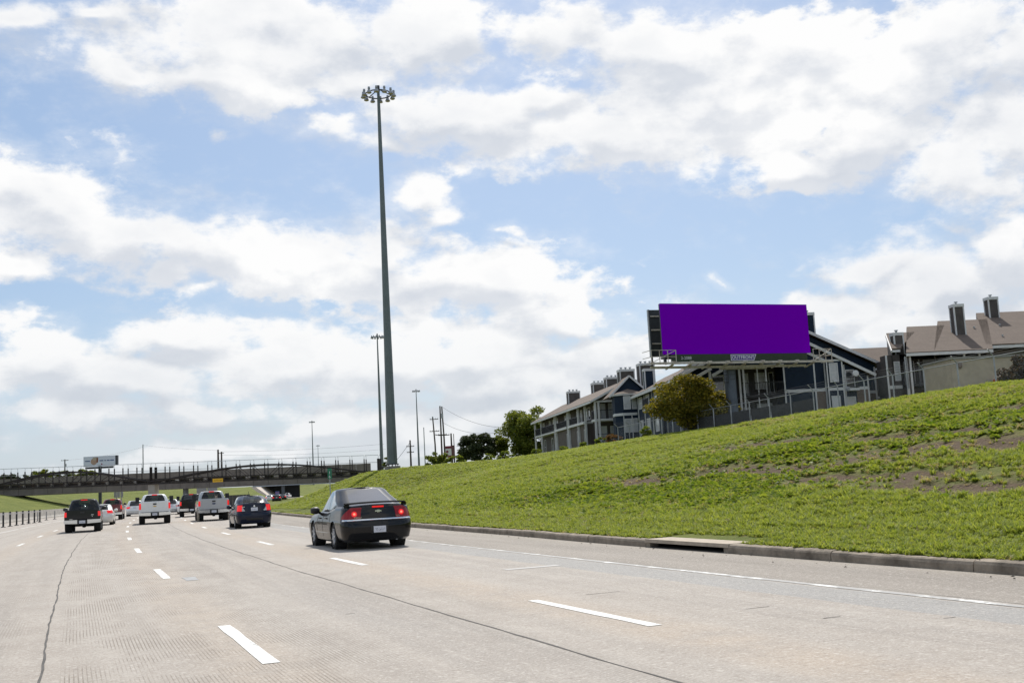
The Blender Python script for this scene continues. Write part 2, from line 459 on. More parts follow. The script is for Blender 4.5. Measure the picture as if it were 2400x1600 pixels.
# ------------------------------------------------------------------ ground, road, hills
def concrete_road_material():
    m = bpy.data.materials.new('road_concrete'); m.use_nodes = True
    t = m.node_tree; b = NB(t); p = t.nodes['Principled BSDF']
    uv = b.n('ShaderNodeUVMap'); uv.uv_map = 'road'
    u = uv.outputs[0]; o, s, _ = b.sep(u)
    fine = b.noise(u, 42.0, 4.0, 0.7)
    grit = b.noise(u, 16.0, 3.0, 0.6)
    mid = b.noise(u, 1.3, 5.0, 0.62)
    streak = b.noise(b.vmath('MULTIPLY', u, (2.6, 0.10, 1)), 1.0, 4.0, 0.6)
    big = b.noise(b.vmath('MULTIPLY', u, (0.35, 0.05, 1)), 1.0, 3.0, 0.6)
    col = b.mix(b.mapr(mid, 0.3, 0.7), (0.299, 0.264, 0.230, 1), (0.369, 0.334, 0.295, 1))
    col = b.mix(b.mapr(streak, 0.42, 0.72, 0, .55), col, (0.252, 0.222, 0.192, 1))
    col = b.mix(b.mapr(big, 0.45, 0.7, 0, .5), col, (0.369, 0.342, 0.311, 1))
    # tan stain along the painted lines
    def band(c, w, soft):
        return b.mapr(b.math('ABSOLUTE', b.math('SUBTRACT', o, c)), w, w + soft, 1, 0, True)
    wob = b.math('MULTIPLY', b.math('SUBTRACT', b.noise(b.vmath('MULTIPLY', u, (0.1, 0.22, 1)), 1.0, 3.0, .6), .5), .5)
    for c, a in ((1.6, .35), (5.45, .5), (-2.5, .4)):
        nd = b.mapr(b.math('ABSOLUTE', b.math('SUBTRACT', b.math('ADD', o, wob), c)), .15, .75, a, 0, True)
        col = b.mix(b.math('MULTIPLY', nd, b.mapr(mid, .25, .6)), col, (0.369, 0.292, 0.220, 1))
    # oil darkened lane centres
    for c, a in ((3.7, .50), (-.9, .30), (7.2, .38), (2.9, .25)):
        nd = b.mapr(b.math('ABSOLUTE', b.math('SUBTRACT', b.math('ADD', o, wob), c)), .1, .9, a, 0, True)
        col = b.mix(b.math('MULTIPLY', nd, b.mapr(streak, .3, .65)), col, (0.227, 0.210, 0.195, 1))
    # grey resurfaced strip beside the edge line and the browner shoulder
    edge = b.math('ADD', o, b.math('MULTIPLY', b.math('SUBTRACT', b.noise(u, .8, 4.0, .6), .5), .16))
    strip = b.math('MULTIPLY', b.mapr(edge, 7.93, 7.99), b.mapr(edge, 8.78, 8.84, 1, 0))
    col = b.mix(b.math('MULTIPLY', strip, .75), col, b.mix(mid, (0.210, 0.215, 0.213, 1), (0.282, 0.280, 0.277, 1)))
    sh = b.mapr(edge, 9.05, 9.12)
    shc = b.mix(b.mapr(b.noise(b.vmath('MULTIPLY', u, (1.5, .12, 1)), 1.0, 4.0, .6), .3, .7), (0.163, 0.142, 0.118, 1), (0.252, 0.223, 0.192, 1))
    col = b.mix(b.math('MULTIPLY', sh, .85), col, shc)
    gutter = b.mapr(o, 10.6, 11.4, 0, .5, True)
    col = b.mix(gutter, col, (0.285, 0.251, 0.208, 1))
    # grit
    blot = b.noise(u, 7.5, 3.0, .65)
    col = b.mix(b.mapr(fine, .54, .68, 0, .65), col, (0.555, 0.520, 0.474, 1))
    col = b.mix(b.mapr(fine, .45, .32, 0, .65), col, (0.159, 0.136, 0.114, 1))
    col = b.mix(b.mapr(grit, .57, .70, 0, .60), col, (0.529, 0.495, 0.449, 1))
    col = b.mix(b.mapr(grit, .42, .30, 0, .55), col, (0.184, 0.156, 0.131, 1))
    col = b.mix(b.mapr(blot, .58, .74, 0, .45), col, (0.471, 0.433, 0.387, 1))
    col = b.mix(b.mapr(blot, .41, .28, 0, .45), col, (0.210, 0.177, 0.147, 1))
    # tining: saw cut grooves along the lane, worn away in places
    wo_ = b.math('MULTIPLY', b.math('SUBTRACT', b.noise(b.vmath('MULTIPLY', u, (1.0, .35, 1)), 1.0, 2.0, .5), .5), .02)
    gx = b.math('SINE', b.math('MULTIPLY', b.math('ADD', o, wo_), 2 * math.pi / 0.037))
    groove = b.mapr(gx, .35, .95, 0, 1, True)
    worn = b.math('MULTIPLY', b.mapr(b.noise(b.vmath('MULTIPLY', u, (.9, .45, 1)), 1.0, 6.0, .7), .44, .60, 0, 1, True), b.mapr(grit, .3, .62, .35, 1))
    zone = b.math('MAXIMUM', b.math('MULTIPLY', b.mapr(o, -.05, 0), b.mapr(o, 2.2, 3.4, 1, 0, True)), b.mapr(o, 3.2, 4.1, 0, .45, True))
    zone = b.math('MULTIPLY', zone, b.mapr(o, 4.6, 5.6, 1, 0.0, True))
    zone = b.math('ADD', zone, b.math('MULTIPLY', b.mapr(o, -1.6, -1.2), b.mapr(o, -.7, -.3, .5, 0)))
    amount = b.math('MULTIPLY', b.math('MULTIPLY', groove, worn), zone)
    col = b.mix(b.math('MULTIPLY', amount, .88), col, (0.156, 0.128, 0.102, 1))
    b.put(p.inputs['Base Color'], col)
    p.inputs['Roughness'].default_value = 0.82
    p.inputs['Specular IOR Level'].default_value = 0.3
    bn = b.n('ShaderNodeBump'); bn.inputs['Strength'].default_value = 0.5; bn.inputs['Distance'].default_value = 0.006
    b.put(bn.inputs['Height'], b.math('SUBTRACT', b.math('ADD', fine, grit), b.math('MULTIPLY', amount, 1.2)))
    b.put(p.inputs['Normal'], bn.outputs[0])
    return m
ROADMAT = concrete_road_material()
def soil_material(name, far=False):
    m = bpy.data.materials.new(name); m.use_nodes = True
    t = m.node_tree; b = NB(t); p = t.nodes['Principled BSDF']
    uv = b.n('ShaderNodeUVMap'); uv.uv_map = 'road'; u = uv.outputs[0]
    n1 = b.noise(u, .22, 5.0, .62); n2 = b.noise(u, 2.2, 5.0, .65); n3 = b.noise(u, 11.0, 3.0, .6)
    g = b.mix(b.mapr(n1, .35, .65), (0.085, 0.118, 0.02, 1), (0.165, 0.185, 0.042, 1))
    g = b.mix(b.mapr(n2, .45, .7, 0, .7), g, (0.18, 0.165, 0.06, 1))
    g = b.mix(b.mapr(n3, .55, .75, 0, .6), g, (0.06, 0.09, 0.015, 1))
    if not far:
        at_ = b.n('ShaderNodeAttribute'); at_.attribute_name = 'dirt'
        soil = b.mix(b.mapr(n3, .3, .7), (0.05, 0.035, 0.024, 1), (0.165, 0.118, 0.076, 1))
        g = b.mix(b.mapr(at_.outputs['Fac'], .0, .35), g, soil)
    b.put(p.inputs['Base Color'], g)
    p.inputs['Roughness'].default_value = 0.95; p.inputs['Specular IOR Level'].default_value = 0.15
    bn = b.n('ShaderNodeBump'); bn.inputs['Strength'].default_value = 1.0; bn.inputs['Distance'].default_value = 0.12
    b.put(bn.inputs['Height'], b.math('ADD', n3, n2)); b.put(p.inputs['Normal'], bn.outputs[0])
    return m
SOIL = soil_material('hill_turf'); TURF_FAR = soil_material('far_turf', True)

# the one sheet that reaches the horizon
gm = MB().add([(-6000, -3000, -.6), (6000, -3000, -.6), (6000, 9000, -.6), (-6000, 9000, -.6)], [(0, 1, 2, 3)])
ground = gm.build('ground', mat('plain_turf', (.12, .14, .05), .95, var=.3, vscale=.02)); prop(ground, kind='structure')

def strip(o_list, s_list, zf):
    O, S = np.meshgrid(np.array(o_list, float), np.array(s_list, float), indexing='ij')
    X, Y = road_np(O, S); Z = zf(O, S)
    return np.stack([X, Y, Z], -1), np.stack([O, S], -1)
ss = np.concatenate([np.arange(-30, 60, 2.0), np.arange(60, 760, 10.0)])
P, UV = strip(np.linspace(-36, 13.2, 40), ss, lambda o, s: 0 * o)
road_ob = obj_from('road', grid_mesh('road', P, UV), ROADMAT); prop(road_ob, kind='structure')

ho = np.concatenate([[kb for kb in np.linspace(0, 1, 5)[:-1]], []])
def hill_mesh():
    ol = np.concatenate([np.arange(11.25, 16, .3), np.arange(16, 52, .35), np.arange(52, 70, 2), np.arange(70, 420, 25)])
    sl = np.concatenate([np.arange(-10, 70, .5), np.arange(70, 130, 1.0), np.arange(130, 260, 4), np.arange(260, 720, 20)])
    O, S = np.meshgrid(ol, sl, indexing='ij')
    k = np.clip((16 - O) / (16 - 11.25), 0, 1)
    O = O + k * (kerb_np(S) + .20 - 11.25)
    X, Y = road_np(O, S); Z = hill_z(O, S)
    me = grid_mesh('hill', np.stack([X, Y, Z], -1), np.stack([O, S], -1))
    a = me.attributes.new('dirt', 'FLOAT', 'POINT')
    a.data.foreach_set('value', np.clip(dirt_field(O, S), -1, 1).reshape(-1).astype(np.float32))
    return me
hill = obj_from('hill', hill_mesh(), SOIL); prop(hill, kind='structure')
def left_z(o, s):
    z = np.interp(-o, [35, 37, 45, 60, 75, 120, 600], [-.05, .1, 1.6, 5.0, 6.6, 7.0, 7.0])
    return z + np.clip((-o - 37) / 6, 0, 1) * fbm2(o, s, 21, 3, .06) * .8
P, UV = strip(np.concatenate([-np.arange(35, 80, 2.0), -np.arange(80, 600, 40.0)])[::-1], np.arange(0, 800, 5.0), left_z)
far_hill = obj_from('far_hill', grid_mesh('far_hill', P, UV), TURF_FAR); prop(far_hill, kind='structure')

# ------------------------------------------------------------------ road markings, joints, kerb
def arc_strip(o0, o1, s0, s1, z, n=2, jag=0.0, seed=0):
    r = random.Random(seed); mb = MB(); vs = []
    for k in range(n + 1):
        s = s0 + (s1 - s0) * k / n
        vs += [road(o0 + r.uniform(-jag, jag), s + (r.uniform(-jag, jag) if k in (0, n) else 0), z), road(o1 + r.uniform(-jag, jag), s, z)]
    mb.add(vs, [(2 * k, 2 * k + 1, 2 * k + 3, 2 * k + 2) for k in range(n)])
    return mb
def paint_material(name, wear, gap=0.0):
    m = bpy.data.materials.new(name); m.use_nodes = True
    t = m.node_tree; b = NB(t); p = t.nodes['Principled BSDF']
    tc = b.n('ShaderNodeTexCoord').outputs['Object']
    n = b.noise(tc, 9.0, 5.0, .7); n2 = b.noise(tc, 1.1, 3.0, .6)
    keep = b.mapr(b.math('ADD', n, b.math('MULTIPLY', n2, .8)), wear, wear + .12)
    if gap: keep = b.math('MULTIPLY', keep, b.mapr(b.noise(tc, 1.7, 2.0, .5), gap, gap + .05))
    col = b.mix(keep, (0.30, 0.295, 0.285, 1), b.mix(b.noise(tc, 30.0, 3.0, .6), (0.52, 0.52, 0.50, 1), (0.74, 0.74, 0.71, 1)))
    b.put(p.inputs['Base Color'], col); p.inputs['Roughness'].default_value = .7
    return m
PAINT = paint_material('lane_paint', .70); PAINT_WORN = paint_material('worn_edge_paint', .85, .48)
SEAL = mat('joint_sealant', (.055, .05, .045), .8, var=.5, vscale=3)
k = 0
for o0, w, s0, per, ln, cnt in ((1.74, .15, 10.25, 12.3, 3.35, 13), (5.52, .15, 9.95, 12.05, 3.2, 13), (-2.5, .15, 36.4, 12.0, 3.1, 12), (-5.9, .11, 40, 12.0, 10.5, 12)):
    for i in range(cnt):
        k += 1
        oo = o0 - .0009 * max(0, i - 1) * 12
        arc_strip(oo - w / 2, oo + w / 2, s0 + i * per, s0 + i * per + ln, .005, 5, .008, k).build('lane_dash', PAINT, road_ob)
for i in range(26):
    arc_strip(8.86, 8.98, 3 + i * 6.0, 9 + i * 6.0 - .02, .005, 8, .012, 400 + i).build('edge_line', PAINT_WORN, road_ob)
def joint(o0, w, s0, s1, seed):
    r = random.Random(seed); mb = MB(); vs = []; n = int((s1 - s0) / .35)
    wob = 0
    for i in range(n + 1):
        s = s0 + (s1 - s0) * i / n
        wob = wob * .8 + r.uniform(-.012, .012)
        ww = w * r.uniform(.5, 1.35)
        vs += [road(o0 + wob - ww / 2, s, .004), road(o0 + wob + ww / 2, s, .004)]
    mb.add(vs, [(2 * i, 2 * i + 1, 2 * i + 3, 2 * i + 2) for i in range(n)])
    return mb.build('joint_seal', SEAL, road_ob)
joint(-.2, .024, 3, 130, 1); joint(4.16, .022, 3, 130, 2); joint(-4.5, .02, 30, 130, 3); joint(9.06, .012, 3, 110, 4)
# short transverse cracks and two pale patches
for i, (o0, s0, ln, sd) in enumerate(((3.2, 13.6, .12, 0), (6.3, 13.2, .5, 1), (7.0, 9.2, .22, 2), (7.8, 8.4, .15, 3), (6.9, 10.4, .3, 4))):
    arc_strip(o0, o0 + ln, s0, s0 + .018, .004, 1, .006, 900 + i).build('crack', SEAL, road_ob)
PATCH = mat('repair_patch', (.27, .275, .28), .7, var=.25, vscale=8)
arc_strip(2.0, 2.26, 21.6, 22.5, .0045, 2, .03, 77).build('repair_patch', PATCH, road_ob)
arc_strip(7.05, 8.1, 18.0, 18.25, .0045, 2, .02, 78).build('repair_patch', mat('pale_patch', (.37, .36, .345), .7, var=.15), road_ob)

KERB = mat('kerb_concrete', (.255, .212, .165), .9, var=.3, vscale=3.5, bump=.6, bscale=25, dirt=((.085, .068, .05), .85), coords='Object')  # dark blotches: part weathering, part shade of the kerb face put into the colour
kerb = empty('kerb', kind='structure')
def kerb_piece(s0, s1, seed):
    r = random.Random(seed)
    prof = [(0.0, -.05), (.004, .10), (.02, .138), (.05, .155), (.19, .16), (.21, .1), (.21, -.05)]
    mb = MB(); n = 4; rows = []
    jo = r.uniform(-.008, .008); jz = r.uniform(-.008, .008)
    for i in range(n + 1):
        s = s0 + (s1 - s0) * i / n
        for (a, z) in prof: rows.append(road(kerb_o(s) + a + jo, s, z + (jz if z > 0 else 0) + (r.uniform(-.006, .006) if z > .09 else 0)))
    m = len(prof)
    fs = [(i * m + j, (i + 1) * m + j, (i + 1) * m + j + 1, i * m + j + 1) for i in range(n) for j in range(m - 1)]
    fs += [tuple(range(m)), tuple(n * m + j for j in reversed(range(m)))]
    mb.add(rows, fs)
    return mb.build('kerb_stone', KERB, kerb)
s0 = 20.85; i = 0
while s0 < 150:
    kerb_piece(s0 + .012, s0 + 3.05 - .012, i); s0 += 3.05; i += 1
s0 = 17.6
while s0 > -6:
    kerb_piece(s0 - 3.05 + .012, s0 - .012, 500 + i); s0 -= 3.05; i += 1
# kerb inlet
drain = thing('storm_drain', 'kerb inlet with dark slot under a pale tan concrete slab', 'storm drain', road(11.3, 19.2, 0), heading(19.2))
SLAB = mat('slab_concrete', (.39, .33, .26), .88, var=.16, vscale=5, bump=.3)
MB().bb(-.02, 0.85, -1.6, 1.62, .10, .172).build('cover_slab', SLAB, drain)
MB().bb(.0, .2, -1.63, -1.40, -.06, .099).build('side_wall', KERB, drain)
MB().bb(.0, .2, 1.45, 1.63, -.06, .099).build('side_wall', KERB, drain)
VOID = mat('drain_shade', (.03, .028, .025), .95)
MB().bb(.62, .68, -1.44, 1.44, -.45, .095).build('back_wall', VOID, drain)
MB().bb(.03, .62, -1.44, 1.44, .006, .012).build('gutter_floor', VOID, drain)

# ------------------------------------------------------------------ grass and weeds
def leaf_mat(name, c1, c2, trans=.45, rough=.6):
    m = bpy.data.materials.new(name); m.use_nodes = True
    t = m.node_tree; b = NB(t); p = t.nodes['Principled BSDF']
    oi = b.n('ShaderNodeObjectInfo')
    geo_ = b.n('ShaderNodeNewGeometry')
    r1 = b.math('FRACT', b.math('ADD', oi.outputs['Random'], geo_.outputs['Random Per Island']))
    col = b.mix(r1, (*c1, 1), (*c2, 1))
    b.put(p.inputs['Base Color'], col); p.inputs['Roughness'].default_value = rough
    p.inputs['Specular IOR Level'].default_value = .18
    tl = b.n('ShaderNodeBsdfTranslucent'); b.put(tl.inputs[0], b.mix(1.0, col, (1.25, 1.2, .7, 1), 'MULTIPLY'))
    mx = b.n('ShaderNodeMixShader'); mx.inputs[0].default_value = trans
    t.links.new(p.outputs[0], mx.inputs[1]); t.links.new(tl.outputs[0], mx.inputs[2])
    t.links.new(mx.outputs[0], t.nodes['Material Output'].inputs[0])
    return m
GRASS = leaf_mat('grass_blades', (.155, .215, .034), (.345, .38, .086), .5)
DRYG = leaf_mat('dry_grass', (.30, .25, .13), (.42, .36, .21))
WEED = leaf_mat('weed_leaves', (.08, .145, .017), (.25, .295, .045), .45, .55)
def blade_clump(n, h, w, lean, r):
    mb = MB()
    for _ in range(n):
        a = r.uniform(0, 6.28); d = r.uniform(0, .5) ; base = Vector((math.cos(a) * d, math.sin(a) * d, 0)) * .55
        hh = h * r.uniform(.55, 1.15); l = lean * r.uniform(.4, 1.3); b2 = r.uniform(0, 6.28)
        dirv = Vector((math.cos(b2), math.sin(b2), 0)); side = Vector((-dirv.y, dirv.x, 0)) * w * r.uniform(.7, 1.2) / 2
        p1 = base + dirv * l * .35 + Vector((0, 0, hh * .6)); p2 = base + dirv * l + Vector((0, 0, hh))
        mb.add([base - side, base + side, p1 + side * .8, p1 - side * .8, p2], [(0, 1, 2, 3), (3, 2, 4)])
    return mb
def weed_clump(n, size, r):
    mb = MB()
    for _ in range(n):
        a = r.uniform(0, 6.28); el = r.uniform(.1, 1.1); L = size * r.uniform(.6, 1.1)
        d = Vector((math.cos(a) * math.cos(el), math.sin(a) * math.cos(el), math.sin(el)))
        s_ = Vector((-math.sin(a), math.cos(a), 0)) * L * .34
        b0 = Vector((r.uniform(-.3, .3), r.uniform(-.3, .3), r.uniform(0, .15))) * size
        m_ = b0 + d * L * .55; t_ = b0 + d * L + Vector((0, 0, -.12 * L))
        mb.add([b0, m_ + s_, t_, m_ - s_], [(0, 1, 2), (0, 2, 3)])
    return mb
lib = bpy.data.collections.new('turf_kinds')
def lib_add(name, mb, m):
    me = mb.mesh(name); me.materials.append(m)
    o = bpy.data.objects.new(name, me); lib.objects.link(o)
rr_ = random.Random(3)
lib_add('t0', blade_clump(20, 1.0, .12, .6, rr_), GRASS)
lib_add('t1', blade_clump(16, .8, .14, .8, rr_), GRASS)
lib_add('t2', weed_clump(13, 1.0, rr_), WEED)
lib_add('t3', weed_clump(10, .8, rr_), WEED)
lib_add('t4', blade_clump(14, .8, .11, 1.1, rr_), DRYG)
def scatter_tree(nm, coll):
    g = bpy.data.node_groups.new(nm, 'GeometryNodeTree')
    g.interface.new_socket('Geometry', in_out='INPUT', socket_type='NodeSocketGeometry')
    g.interface.new_socket('Geometry', in_out='OUTPUT', socket_type='NodeSocketGeometry')
    N = g.nodes; Lk = g.links
    gi = N.new('NodeGroupInput'); go = N.new('NodeGroupOutput')
    ci = N.new('GeometryNodeCollectionInfo'); ci.inputs[0].default_value = coll
    ci.inputs['Separate Children'].default_value = True; ci.inputs['Reset Children'].default_value = True
    ip = N.new('GeometryNodeInstanceOnPoints'); ip.inputs['Pick Instance'].default_value = True
    def attr(n_, t_):
        a = N.new('GeometryNodeInputNamedAttribute'); a.data_type = t_; a.inputs[0].default_value = n_
        return a.outputs[0]
    Lk.new(gi.outputs[0], ip.inputs['Points']); Lk.new(ci.outputs[0], ip.inputs['Instance'])
    Lk.new(attr('kind_index', 'INT'), ip.inputs['Instance Index'])
    er = N.new('FunctionNodeEulerToRotation'); Lk.new(attr('rot', 'FLOAT_VECTOR'), er.inputs[0])
    Lk.new(er.outputs[0], ip.inputs['Rotation']); Lk.new(attr('scl', 'FLOAT_VECTOR'), ip.inputs['Scale'])
    Lk.new(ip.outputs[0], go.inputs[0])
    return g
def turf_points():
    N = 1500000
    o = nrs.uniform(11.3, 54, N); s = nrs.uniform(3, 132, N)
    k0 = kerb_np(s) + .16
    ok = o > k0
    ok &= ~((s > 17.45) & (s < 20.95) & (o < 12.4))
    o = o[ok]; s = s[ok]
    x, y = road_np(o, s)
    dep = x * C_W.x + y * C_W.y; px = 1200 + CAM_F * (x * C_R.x + y * C_R.y) / dep
    dens = np.clip(125 * (24 / dep) ** 1.3, 10, 170)
    ok = (px > -60) & (px < 2560) & (nrs.rand(len(o)) < dens / (N / (42.7 * 129)))
    o = o[ok]; s = s[ok]; dep = dep[ok]; x = x[ok]; y = y[ok]
    df = dirt_field(o, s)
    patch = fbm2(o + 11, s * .7 + 5, 31, 4, .12)
    thin = (nrs.rand(len(o)) < np.where(df > .05, .09, np.where(df > -.3, .6, 1.0)))
    # gravelly toe far along the kerb
    grav = (np.abs(o - 13.4) < .9) & (s > 66) & (s < 105)
    thin &= ~grav
    o, s, dep, x, y, df, patch = (q[thin] for q in (o, s, dep, x, y, df, patch))
    n = len(o)
    weedp = np.clip(.5 + patch * 3.0, .03, .85) * sst(14.3, 17, o) * (1 - sst(44, 62, s + .3 * (o - 20)))
    smooth_zone = np.exp(-((o - 28) / 5) ** 2 - ((s - 50) / 9) ** 2)
    weedp *= 1 - .9 * smooth_zone
    dryp = .04 + .10 * np.clip(patch * 4 + .2, 0, 1) + .5 * np.exp(-((o - 39) / 3.0) ** 2) * (s > 38) * (s < 66)
    dryp = np.where(df > -.3, .35, dryp)
    u = nrs.rand(n); kind = nrs.randint(0, 2, n)
    kind = np.where(u < weedp, 2 + nrs.randint(0, 2, n), kind)
    kind = np.where(nrs.rand(n) < dryp, 4, kind)
    z = hill_z(o, s)
    base = np.where(kind >= 2, .105, .12) * nrs.uniform(.55, 1.4, n) * (1 + dep / 130)
    base *= np.where(o < kerb_np(s) + 2.2, .75, 1.0) * np.where(kind == 4, .9, 1) * np.where((kind == 2) | (kind == 3), 1.1, 1)
    hs = base * np.where(kind < 2, nrs.uniform(.55, 1.0, n), 1.0) * (1 - .35 * sst(55, 85, s)) * (1 - .4 * smooth_zone)
    return x, y, z, kind, base, hs
tx, ty, tz, tk, tb, th = turf_points()
n = len(tx)
me = bpy.data.meshes.new('grass')
me.vertices.add(n)
me.vertices.foreach_set('co', np.stack([tx, ty, tz - .01], -1).reshape(-1).astype(np.float32))
a = me.attributes.new('kind_index', 'INT', 'POINT'); a.data.foreach_set('value', tk.astype(np.int32))
a = me.attributes.new('rot', 'FLOAT_VECTOR', 'POINT')
rot = np.stack([nrs.uniform(-.15, .15, n), nrs.uniform(-.2, .1, n), nrs.uniform(0, 6.28, n)], -1)
a.data.foreach_set('vector', rot.reshape(-1).astype(np.float32))
a = me.attributes.new('scl', 'FLOAT_VECTOR', 'POINT')
a.data.foreach_set('vector', np.stack([tb * 1.25, tb * 1.25, th], -1).reshape(-1).astype(np.float32))
grass = bpy.data.objects.new('grass', me); COL.objects.link(grass)
md = grass.modifiers.new('scatter', 'NODES'); md.node_group = scatter_tree('scatter_turf', lib)
prop(grass, 'green grass and broadleaf weeds covering the roadside bank', 'grass', kind='stuff')
print('turf tufts', n)

# dry leaves and grit swept against the kerb
db = MB(); rd = random.Random(17)
for _ in range(110):
    s__ = rd.uniform(6, 60); o__ = kerb_o(s__) - abs(rd.gauss(0, .35)) - .03; c = road(o__, s__, .012); L__ = rd.uniform(.01, .036); a__ = rd.uniform(0, 6.28)
    d__ = Vector((math.cos(a__), math.sin(a__), 0)) * L__; n__ = Vector((-math.sin(a__), math.cos(a__), 0)) * L__ * rd.uniform(.3, .6); u__ = Vector((0, 0, L__ * .5))
    db.add([c - d__, c + n__, c + d__, c - n__, c + u__], [(0, 1, 4), (1, 2, 4), (2, 3, 4), (3, 0, 4)])
prop(db.build('gutter_litter', mat('litter_brown', (.07, .055, .04), .9, var=.5, vscale=20)), 'dry leaves and grit swept against the kerb', 'litter', kind='stuff')

# ------------------------------------------------------------------ building kit (local x runs right along the front, y runs back, z is height above the sea of the scene)
def siding(name, col, pitch=0.2, amt=.5):
    if name in MATS: return MATS[name]
    m = bpy.data.materials.new(name); m.use_nodes = True
    t = m.node_tree; b = NB(t); p = t.nodes['Principled BSDF']
    tc = b.n('ShaderNodeTexCoord').outputs['Object']; x, y, z = b.sep(tc)
    saw = b.math('FRACT', b.math('DIVIDE', z, pitch))
    n = b.noise(tc, 1.2, 4.0, .6)
    c = b.mix(b.mapr(n, .3, .7), tuple(v * .8 for v in col) + (1,), tuple(v * 1.2 for v in col) + (1,))
    c = b.mix(b.mapr(saw, .0, .1, .55, 0), c, tuple(v * .35 for v in col) + (1,))
    b.put(p.inputs['Base Color'], c); p.inputs['Roughness'].default_value = .75; p.inputs['Specular IOR Level'].default_value = .25
    bn = b.n('ShaderNodeBump'); bn.inputs['Strength'].default_value = amt; bn.inputs['Distance'].default_value = .03
    b.put(bn.inputs['Height'], saw); b.put(p.inputs['Normal'], bn.outputs[0])
    MATS[name] = m
    return m
def shingle(name, c1, c2):
    m = bpy.data.materials.new(name); m.use_nodes = True
    t = m.node_tree; b = NB(t); p = t.nodes['Principled BSDF']
    tc = b.n('ShaderNodeTexCoord').outputs['Object']; x, y, z = b.sep(tc)
    br = b.n('ShaderNodeTexBrick'); b.put(br.inputs['Vector'], b.comb(b.math('ADD', x, y), b.math('MULTIPLY', z, 2.0), 0))
    br.inputs['Scale'].default_value = 3.2; br.inputs['Mortar Size'].default_value = .02; br.inputs['Color1'].default_value = (*c1, 1); br.inputs['Color2'].default_value = (*c2, 1); br.inputs['Mortar'].default_value = tuple(v * .6 for v in c1) + (1,)
    n = b.noise(b.vmath('MULTIPLY', tc, (1, 1, 3)), .9, 5.0, .65)
    c = b.mix(b.mapr(n, .3, .7, 0, .6), br.outputs[0], tuple(v * .72 for v in c1) + (1,))
    b.put(p.inputs['Base Color'], c); p.inputs['Roughness'].default_value = .92
    return m
BLUE = siding('blue_siding', (.0115, .0235, .045)); GREY = siding('grey_siding', (.088, .078, .074)); TRIM = mat('white_trim', (.60, .60, .60), .6, var=.08, vscale=2)
BROWN = siding('brown_siding', (.105, .088, .078)); ROOF = shingle('brown_shingles', (.135, .101, .079), (.175, .133, .106))
DARK = mat('dark_recess', (.03, .032, .035), .8); RAIL = mat('black_railing', (.014, .015, .017), .5)
def brickmat():
    m = bpy.data.materials.new('brick_facing'); m.use_nodes = True
    t = m.node_tree; b = NB(t); p = t.nodes['Principled BSDF']
    x, y, z = b.sep(b.n('ShaderNodeTexCoord').outputs['Object'])
    br = b.n('ShaderNodeTexBrick'); b.put(br.inputs['Vector'], b.comb(b.math('ADD', x, y), z, 0)); br.inputs['Scale'].default_value = 4.5
    br.inputs['Color1'].default_value = (.14, .10, .08, 1); br.inputs['Color2'].default_value = (.20, .15, .115, 1); br.inputs['Mortar'].default_value = (.10, .09, .08, 1)
    b.put(p.inputs['Base Color'], br.outputs[0]); p.inputs['Roughness'].default_value = .9
    return m
BRICK = brickmat()
PANE = mat('window_pane', (.05, .055, .06), .06, spec=.9); BLIND = mat('window_blind', (.46, .47, .48), .5, spec=.8, coat=.6, var=.12, vscale=3)
CURTAIN = mat('pale_curtain', (.62, .63, .64), .6, coat=.5)
DOORM = mat('dark_door', (.016, .020, .030), .5)
METAL = mat('galvanised', (.34, .35, .36), .45, metal=.6, var=.15, vscale=4)
def window(par, x0, x1, z0, z1, y, face='F', pane=None, bars=1, name='window'):
    """face F looks towards -y, W looks towards -x (then x0..x1 run along y and y is the x of the wall)"""
    def bb(mb, a0, a1, q0, q1, b0, b1):
        if face == 'F': mb.bb(a0, a1, y - q1, y - q0, b0, b1)
        else: mb.bb(y - q1, y - q0, a0, a1, b0, b1)
        return mb
    fr = MB(); w = .09
    bb(fr, x0 - w, x0, .0, .07, z0 - w, z1 + w); bb(fr, x1, x1 + w, .0, .07, z0 - w, z1 + w)
    bb(fr, x0, x1, .0, .07, z1, z1 + w); bb(fr, x0, x1, .0, .09, z0 - w, z0)
    f = fr.build(name, TRIM, par)
    p = bb(MB(), x0, x1, .008, .022, z0, z1).build('pane', pane or PANE, f)
    if bars:
        sb = MB(); zm = (z0 + z1) / 2
        bb(sb, x0, x1, .024, .05, zm - .03, zm + .03).build('sash_bar', TRIM, f)
    return f
def railing(par, x0, x1, y, z0, z1, face='F', step=.14, solid=False):
    mb = MB()
    def bb(a0, a1, q, t, b0, b1):
        if face == 'F': mb.bb(a0, a1, q - t, q + t, b0, b1)
        else: mb.bb(q - t, q + t, a0, a1, b0, b1)
    bb(x0, x1, y, .035, z1 - .07, z1); bb(x0, x1, y, .03, z0 + .06, z0 + .12)
    n = max(2, int((x1 - x0) / step))
    for i in range(n + 1):
        xx = x0 + (x1 - x0) * i / n
        bb(xx - .014, xx + .014, y, .014, z0 + .12, z1 - .07)
    return mb.build('railing', RAIL, par)
